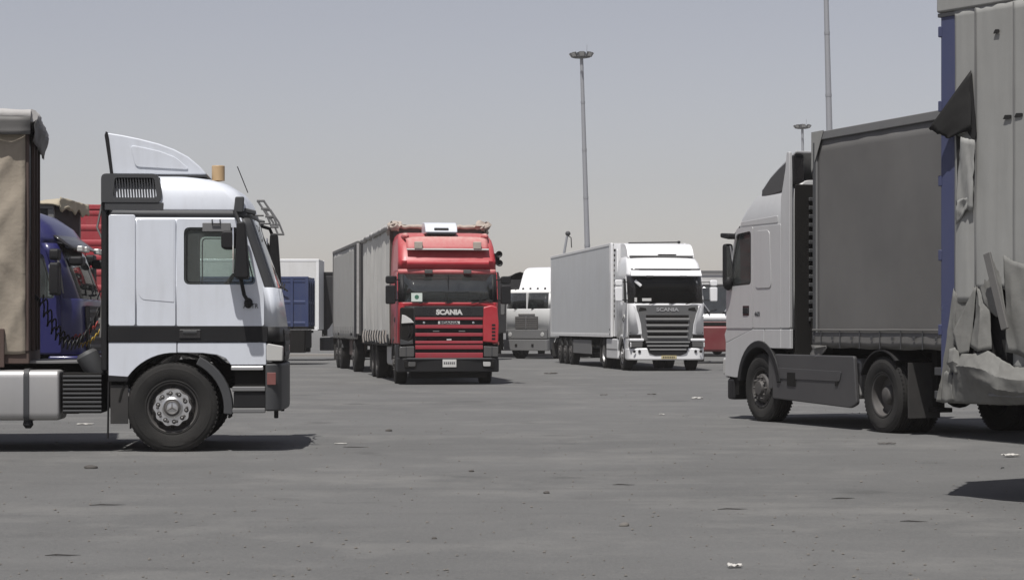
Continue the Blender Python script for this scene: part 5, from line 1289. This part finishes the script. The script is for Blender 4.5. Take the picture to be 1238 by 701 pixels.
# ================================================================ right background
def red_white_truck():
    t = thing('tractor_unit', 'parked truck with red bumper and white belt behind the silver tractor', 'truck', (8.1, 81.6, 0), -96)
    w = 1.22
    rows = [(1.0, 1.30, -.9, w, .3), (1.62, 1.30, -.9, w, .3), (1.92, 1.28, -.9, w, .3), (3.0, .95, -.9, w, .3), (3.1, .9, -.9, w, .3), (3.35, .7, -.9, 1.15, .3), (3.45, .3, -.9, 1.0, .3)]
    def extra(kind, x, y, z):
        if z < 1.62: return 'nose'
        if z < 1.92: return 'belt'
        return None
    cab_base(t, rows, w, SILVER_D, (1.95, 3.0), (.1, .95, .7, 1.64, 1.95, 3.0), [(.2, 2.0), (.85, 2.0), (.65, 2.9), (.2, 2.9)], zs=(1.62, 1.92), extra=extra,
             mats={'nose': RED_BG, 'belt': WHITE_S}, pillar=CHROME, gl_w=GLASS_D)
    plan_bumper(.6, 1.42, 1.25, .46, 1.45, .36, .06).build('bumper', RED_BG, t, .10, 4)
    bx('bumper_gap', BLACK, t, 1.0, 1.36, -1.2, 1.2, 1.46, 1.60, .02)
    for s in (-1, 1):
        bx('headlamp', LAMP, t, 1.30, 1.425, s * .85 - .16, s * .85 + .16, .85, 1.0, .03)
        mirror(t, 1.05, s * 1.5, 2.0, 2.5, s, BLACKP, .12, .22, (.95, s * 1.2, 2.1, 2.6))
        wheel(t, 0, s * 1.05, 'front'); wheel(t, -3.5, s * 1.05, 'rear', dual=True)
        MB().tube([(1.33, s * .3, 2.0), (1.05, s * 1.0, 2.95)], .03, 6).build('windshield_streak', CHROME, t)  # chrome tubes stand in for the reflection streak on the glass
    for y in (-.5, .2): wiper(t, 1.3, y, y + .5, 1.98, 2.1)
    chassis(t, -4.4, 1.0, (0, -3.5))
red_white_truck()
semi_trailer('semi_trailer', 'grey box trailer whose roofline shows right of the clean white tractor', (7.2, 99.0, 0), 180, 13.6, 2.5, 1.2, 4.08, mat('panel_grey_box', (.20, .20, .20), .6, dust=.2), style='box', m_rail=GREYL, seed=97)

# ================================================================ floodlight masts
def mast(label, px, top_py, Y, H, lean, r0=.33, r1=.17, heads=8):
    X = (px - 619) / 2500 * Y
    t = thing('floodlight_mast', label, 'mast', (X, Y, 0), 0, 'tall floodlight masts over the truck yard')
    t.rotation_euler = (0, R(lean), 0)
    n = 6
    MB().tube([(0, 0, H * i / n) for i in range(n + 1)], [r0 + (r1 - r0) * i / n for i in range(n + 1)], 12).build('pole', GALV, t)
    for i in range(1, n): MB().lathe([(r0 + (r1 - r0) * i / n + .02, -.12), (r0 + (r1 - r0) * i / n + .03, .12), (.1, .12)], 12, 'z', Matrix.Translation((0, 0, H * i / n))).build('pole_joint', GALV, t)
    bx('base_box', GALV, t, -.45, .45, -.45, .45, 0, .5, .03)
    MB().tube([(.85 * math.cos(a), .85 * math.sin(a), H - .25) for a in [2 * math.pi * k / 24 for k in range(24)]], .06, 6, True).build('head_ring', GREYP, t)
    MB().lathe([(.0005, H + .35), (.45, H + .25), (.5, H - .3), (.0005, H - .35)], 14, 'z').build('head_housing', GREYP, t)
    for k in range(heads):
        a = 2 * math.pi * k / heads
        M = Matrix.Rotation(a, 4, 'Z') @ Matrix.Translation((1.05, 0, H - .02)) @ Matrix.Rotation(R(35), 4, 'Y')
        f = MB().panel(rrect(-.28, .28, -.22, .22, .04), -.1, .12, 'yz', M=M).build('floodlight', GREYP, t, .02)
        MB().panel(rrect(-.25, .25, -.19, .19, .03), .12, .13, 'yz', M=M).build('floodlight_glass', LAMP, f)
        MB().tube([(.4 * math.cos(a), .4 * math.sin(a), H - .2), (1.0 * math.cos(a), 1.0 * math.sin(a), H - .1)], .04, 5).build('head_arm', GALV, t)
    MB().tube([(.55, 0, H + .2), (.6, 0, H + 1.0)], .025, 5).build('lightning_rod', GALV, t)
mast('tall floodlight mast rising behind the white box trailer', 713.5, 62, 212, 29.3, -1.75)
mast('tall mast behind the grey trailer, its top cut off by the frame', 1009, 0, 178, 32.0, -1.4, .36, .2)
mast('distant floodlight mast showing just above the silver tractor', 974, 150, 291, 29.6, -.9)
def camera_pole():
    t = thing('camera_pole', 'thin bent pole with camera head showing above the white box trailer', 'pole', (3.05, 125, 0), 0)
    MB().tube([(0, 0, 0), (0, 0, 4.5), (.05, 0, 5.6), (.28, 0, 6.9)], [.10, .09, .08, .07], 8).build('pole', GALV, t)
    MB().ball((.33, 0, 7.05), .16, .15, .15).build('camera_head', GREYP, t)
    MB().tube([(.30, 0, 6.95), (.52, 0, 6.8), (.55, 0, 6.2)], .03, 6).build('hanging_cable', BLACKP, t)
    bx('base_box', GALV, t, -.25, .25, -.2, .2, 0, 1.2, .02)
camera_pole()

# ================================================================ litter and gravel
def gpt(px, py):
    Y = CAM_H * 2500 / (py - 395); return ((px - 619) / 2500 * Y, Y)
CARD = mat('litter_dark', (.045, .042, .04), .85, dust=.2); PAPER = mat('litter_paper', (.50, .49, .46), .85, dust=.3); STONE = mat('stone_grey', (.10, .096, .09), .9, dust=.3)
WOOD = mat('litter_wood', (.035, .032, .03), .9)
def stone(px, py, r, label, m=STONE, flat=.6, sx=1.0):
    x, y = gpt(px, py); r *= .75; b = MB(); b.ball((0, 0, 0), r * sx, r, r * flat, 10, 7)
    b.v = [(vx * (1 + .35 * nz(vx / r, vy / r, vz / r + px)), vy * (1 + .35 * nz(vx / r + 4, vy / r, px)), max(vz * (1 + .3 * nz(vx / r, px, vz / r)), -r * flat * .35)) for vx, vy, vz in b.v]
    tag(b.build('stone', m, loc=(x, y, r * flat * .34), rot=(0, 0, px), sharp=60), label, 'stone')
def scrap(name, px, py, a, b_, label, cat, m, amp=.02, rot=0.0):
    x, y = gpt(px, py); a *= .5; b_ *= .5; amp *= .6
    o = MB().grid(lambda u, v: ((u - .5) * a + .04 * a * nz(v * 7, 1, px), (v - .5) * b_ + .08 * b_ * nz(u * 9, 3, px), .006 + amp * (.5 + .5 * nz(u * 4, v * 4, px)) ** 1.5), 10, 8).build(name, m, loc=(x, y, .002), rot=(0, 0, rot), thick=.004, sharp=50)
    tag(o, label, cat)
def twig(px, py, L, label, rot=0.0, m=WOOD):
    x, y = gpt(px, py)
    o = MB().tube([(-L / 2, 0, .006), (-L / 5, .03 * L, .010), (L / 6, -.04 * L, .008), (L / 2, .06 * L, .006)], [.002, .005, .004, .001], 6).build('stick', m, loc=(x, y, 0), rot=(0, 0, rot))
    tag(o, label, 'stick')
stone(755, 635.5, .045, 'dark stone in the foreground below the frame middle', sx=1.4)
stone(661, 596, .035, 'small dark stone left of the long stick', CARD, sx=1.5)
stone(110, 566, .07, 'dark rubble lump near the white tractor shadow', CARD, .5, 1.3)
stone(470, 521, .06, 'small dark stone ahead of the white tractor', CARD, .5)
stone(570, 570, .035, 'single small stone right of the frame middle ground', CARD)
stone(525, 651, .025, 'tiny dark stone in left foreground', CARD)
scrap('paper_scrap', 888, 686, .17, .10, 'crumpled white paper scrap in the near foreground', 'litter', PAPER, .05, .2)
scrap('paper_scrap', 1222, 552, .35, .25, 'crumpled pale plastic sheet at the right edge', 'litter', PAPER, .07, .5)
scrap('paper_scrap', 800, 501.5, .16, .12, 'small white paper scrap on open asphalt', 'litter', PAPER, .04)
scrap('paper_scrap', 843, 482, .45, .25, 'white litter on asphalt left of the silver tractor', 'litter', PAPER, .07)
scrap('paper_scrap', 103, 513, .45, .35, 'white litter lying under the white tractor', 'litter', PAPER, .03)
scrap('paper_scrap', 412, 536.5, .30, .12, 'pale flattened litter ahead of the tractor shadow', 'litter', PAPER, .015)
scrap('cardboard_scrap', 666, 452, .80, .45, 'dark flattened litter between the red and white trucks', 'litter', CARD, .10)
scrap('cardboard_scrap', 730, 478, .30, .16, 'dark scrap on the asphalt in the frame middle', 'litter', CARD, .04)
scrap('cardboard_scrap', 788, 477, .38, .2, 'dark rag near white litter on asphalt', 'litter', CARD, .05)
scrap('cardboard_scrap', 1072, 537, .42, .2, 'dark litter on asphalt behind the silver tractor wheels', 'litter', CARD, .04)
twig(886, 616, .24, 'long dark stick lying flat in right foreground', .1)
twig(754, 586.5, .20, 'short dark stick above the foreground stone', -.1)
twig(76, 672, .22, 'dark stick in the left foreground corner', .05)
twig(130, 611, .28, 'thin dark stick left foreground below the tractor', .15)
twig(1212, 566, .22, 'thin curved stick by the right edge', 1.2)
twig(1020, 603, .22, 'dark stick right of the long stick', .3)
twig(1105, 631, .20, 'dark stick in the lower right asphalt', -.2)
twig(430, 541, .30, 'dark flat stick beside pale litter', .1)
def gravel():
    b = MB(); rnd = random.Random(5)
    base = [(1, 0, 0), (-1, 0, 0), (0, 1, 0), (0, -1, 0), (0, 0, .8), (0, 0, -.3)]
    fs = [(0, 2, 4), (2, 1, 4), (1, 3, 4), (3, 0, 4), (2, 0, 5), (1, 2, 5), (3, 1, 5), (0, 3, 5)]
    for i in range(2600):
        y = 10.5 + 34 * rnd.random() ** 1.8; x = (rnd.random() - .5) * 1.1 * y * .52
        r = .004 + .012 * rnd.random() ** 3; a = rnd.random() * 6.28
        b.add([(x + r * (vx * math.cos(a) - vy * math.sin(a)) * rnd.uniform(.7, 1.3), y + r * (vx * math.sin(a) + vy * math.cos(a)), r * .3 + r * vz) for vx, vy, vz in base], fs)
    o = b.build('gravel', STONE, sharp=20, weld=False); tag(o, 'fine loose gravel scattered over the dusty asphalt', 'gravel', kind='stuff')
gravel()

# ================================================================ dusty air
def haze():
    m = bpy.data.materials.new('dust_haze'); m.use_nodes = True
    N = m.node_tree.nodes; L = m.node_tree.links; N.remove(N['Principled BSDF'])
    v = N.new('ShaderNodeVolumePrincipled'); v.inputs['Color'].default_value = (.86, .83, .81, 1); v.inputs['Density'].default_value = HAZE_D
    v.inputs['Anisotropy'].default_value = 0.2
    L.new(v.outputs[0], N['Material Output'].inputs['Volume'])
    o = MB().box(-260, 260, -60, 420, -1, 36).build('haze', m); o['kind'] = 'stuff'; o['label'] = 'pale dusty air over the truck yard'
HAZE_D = 0.0004
haze()
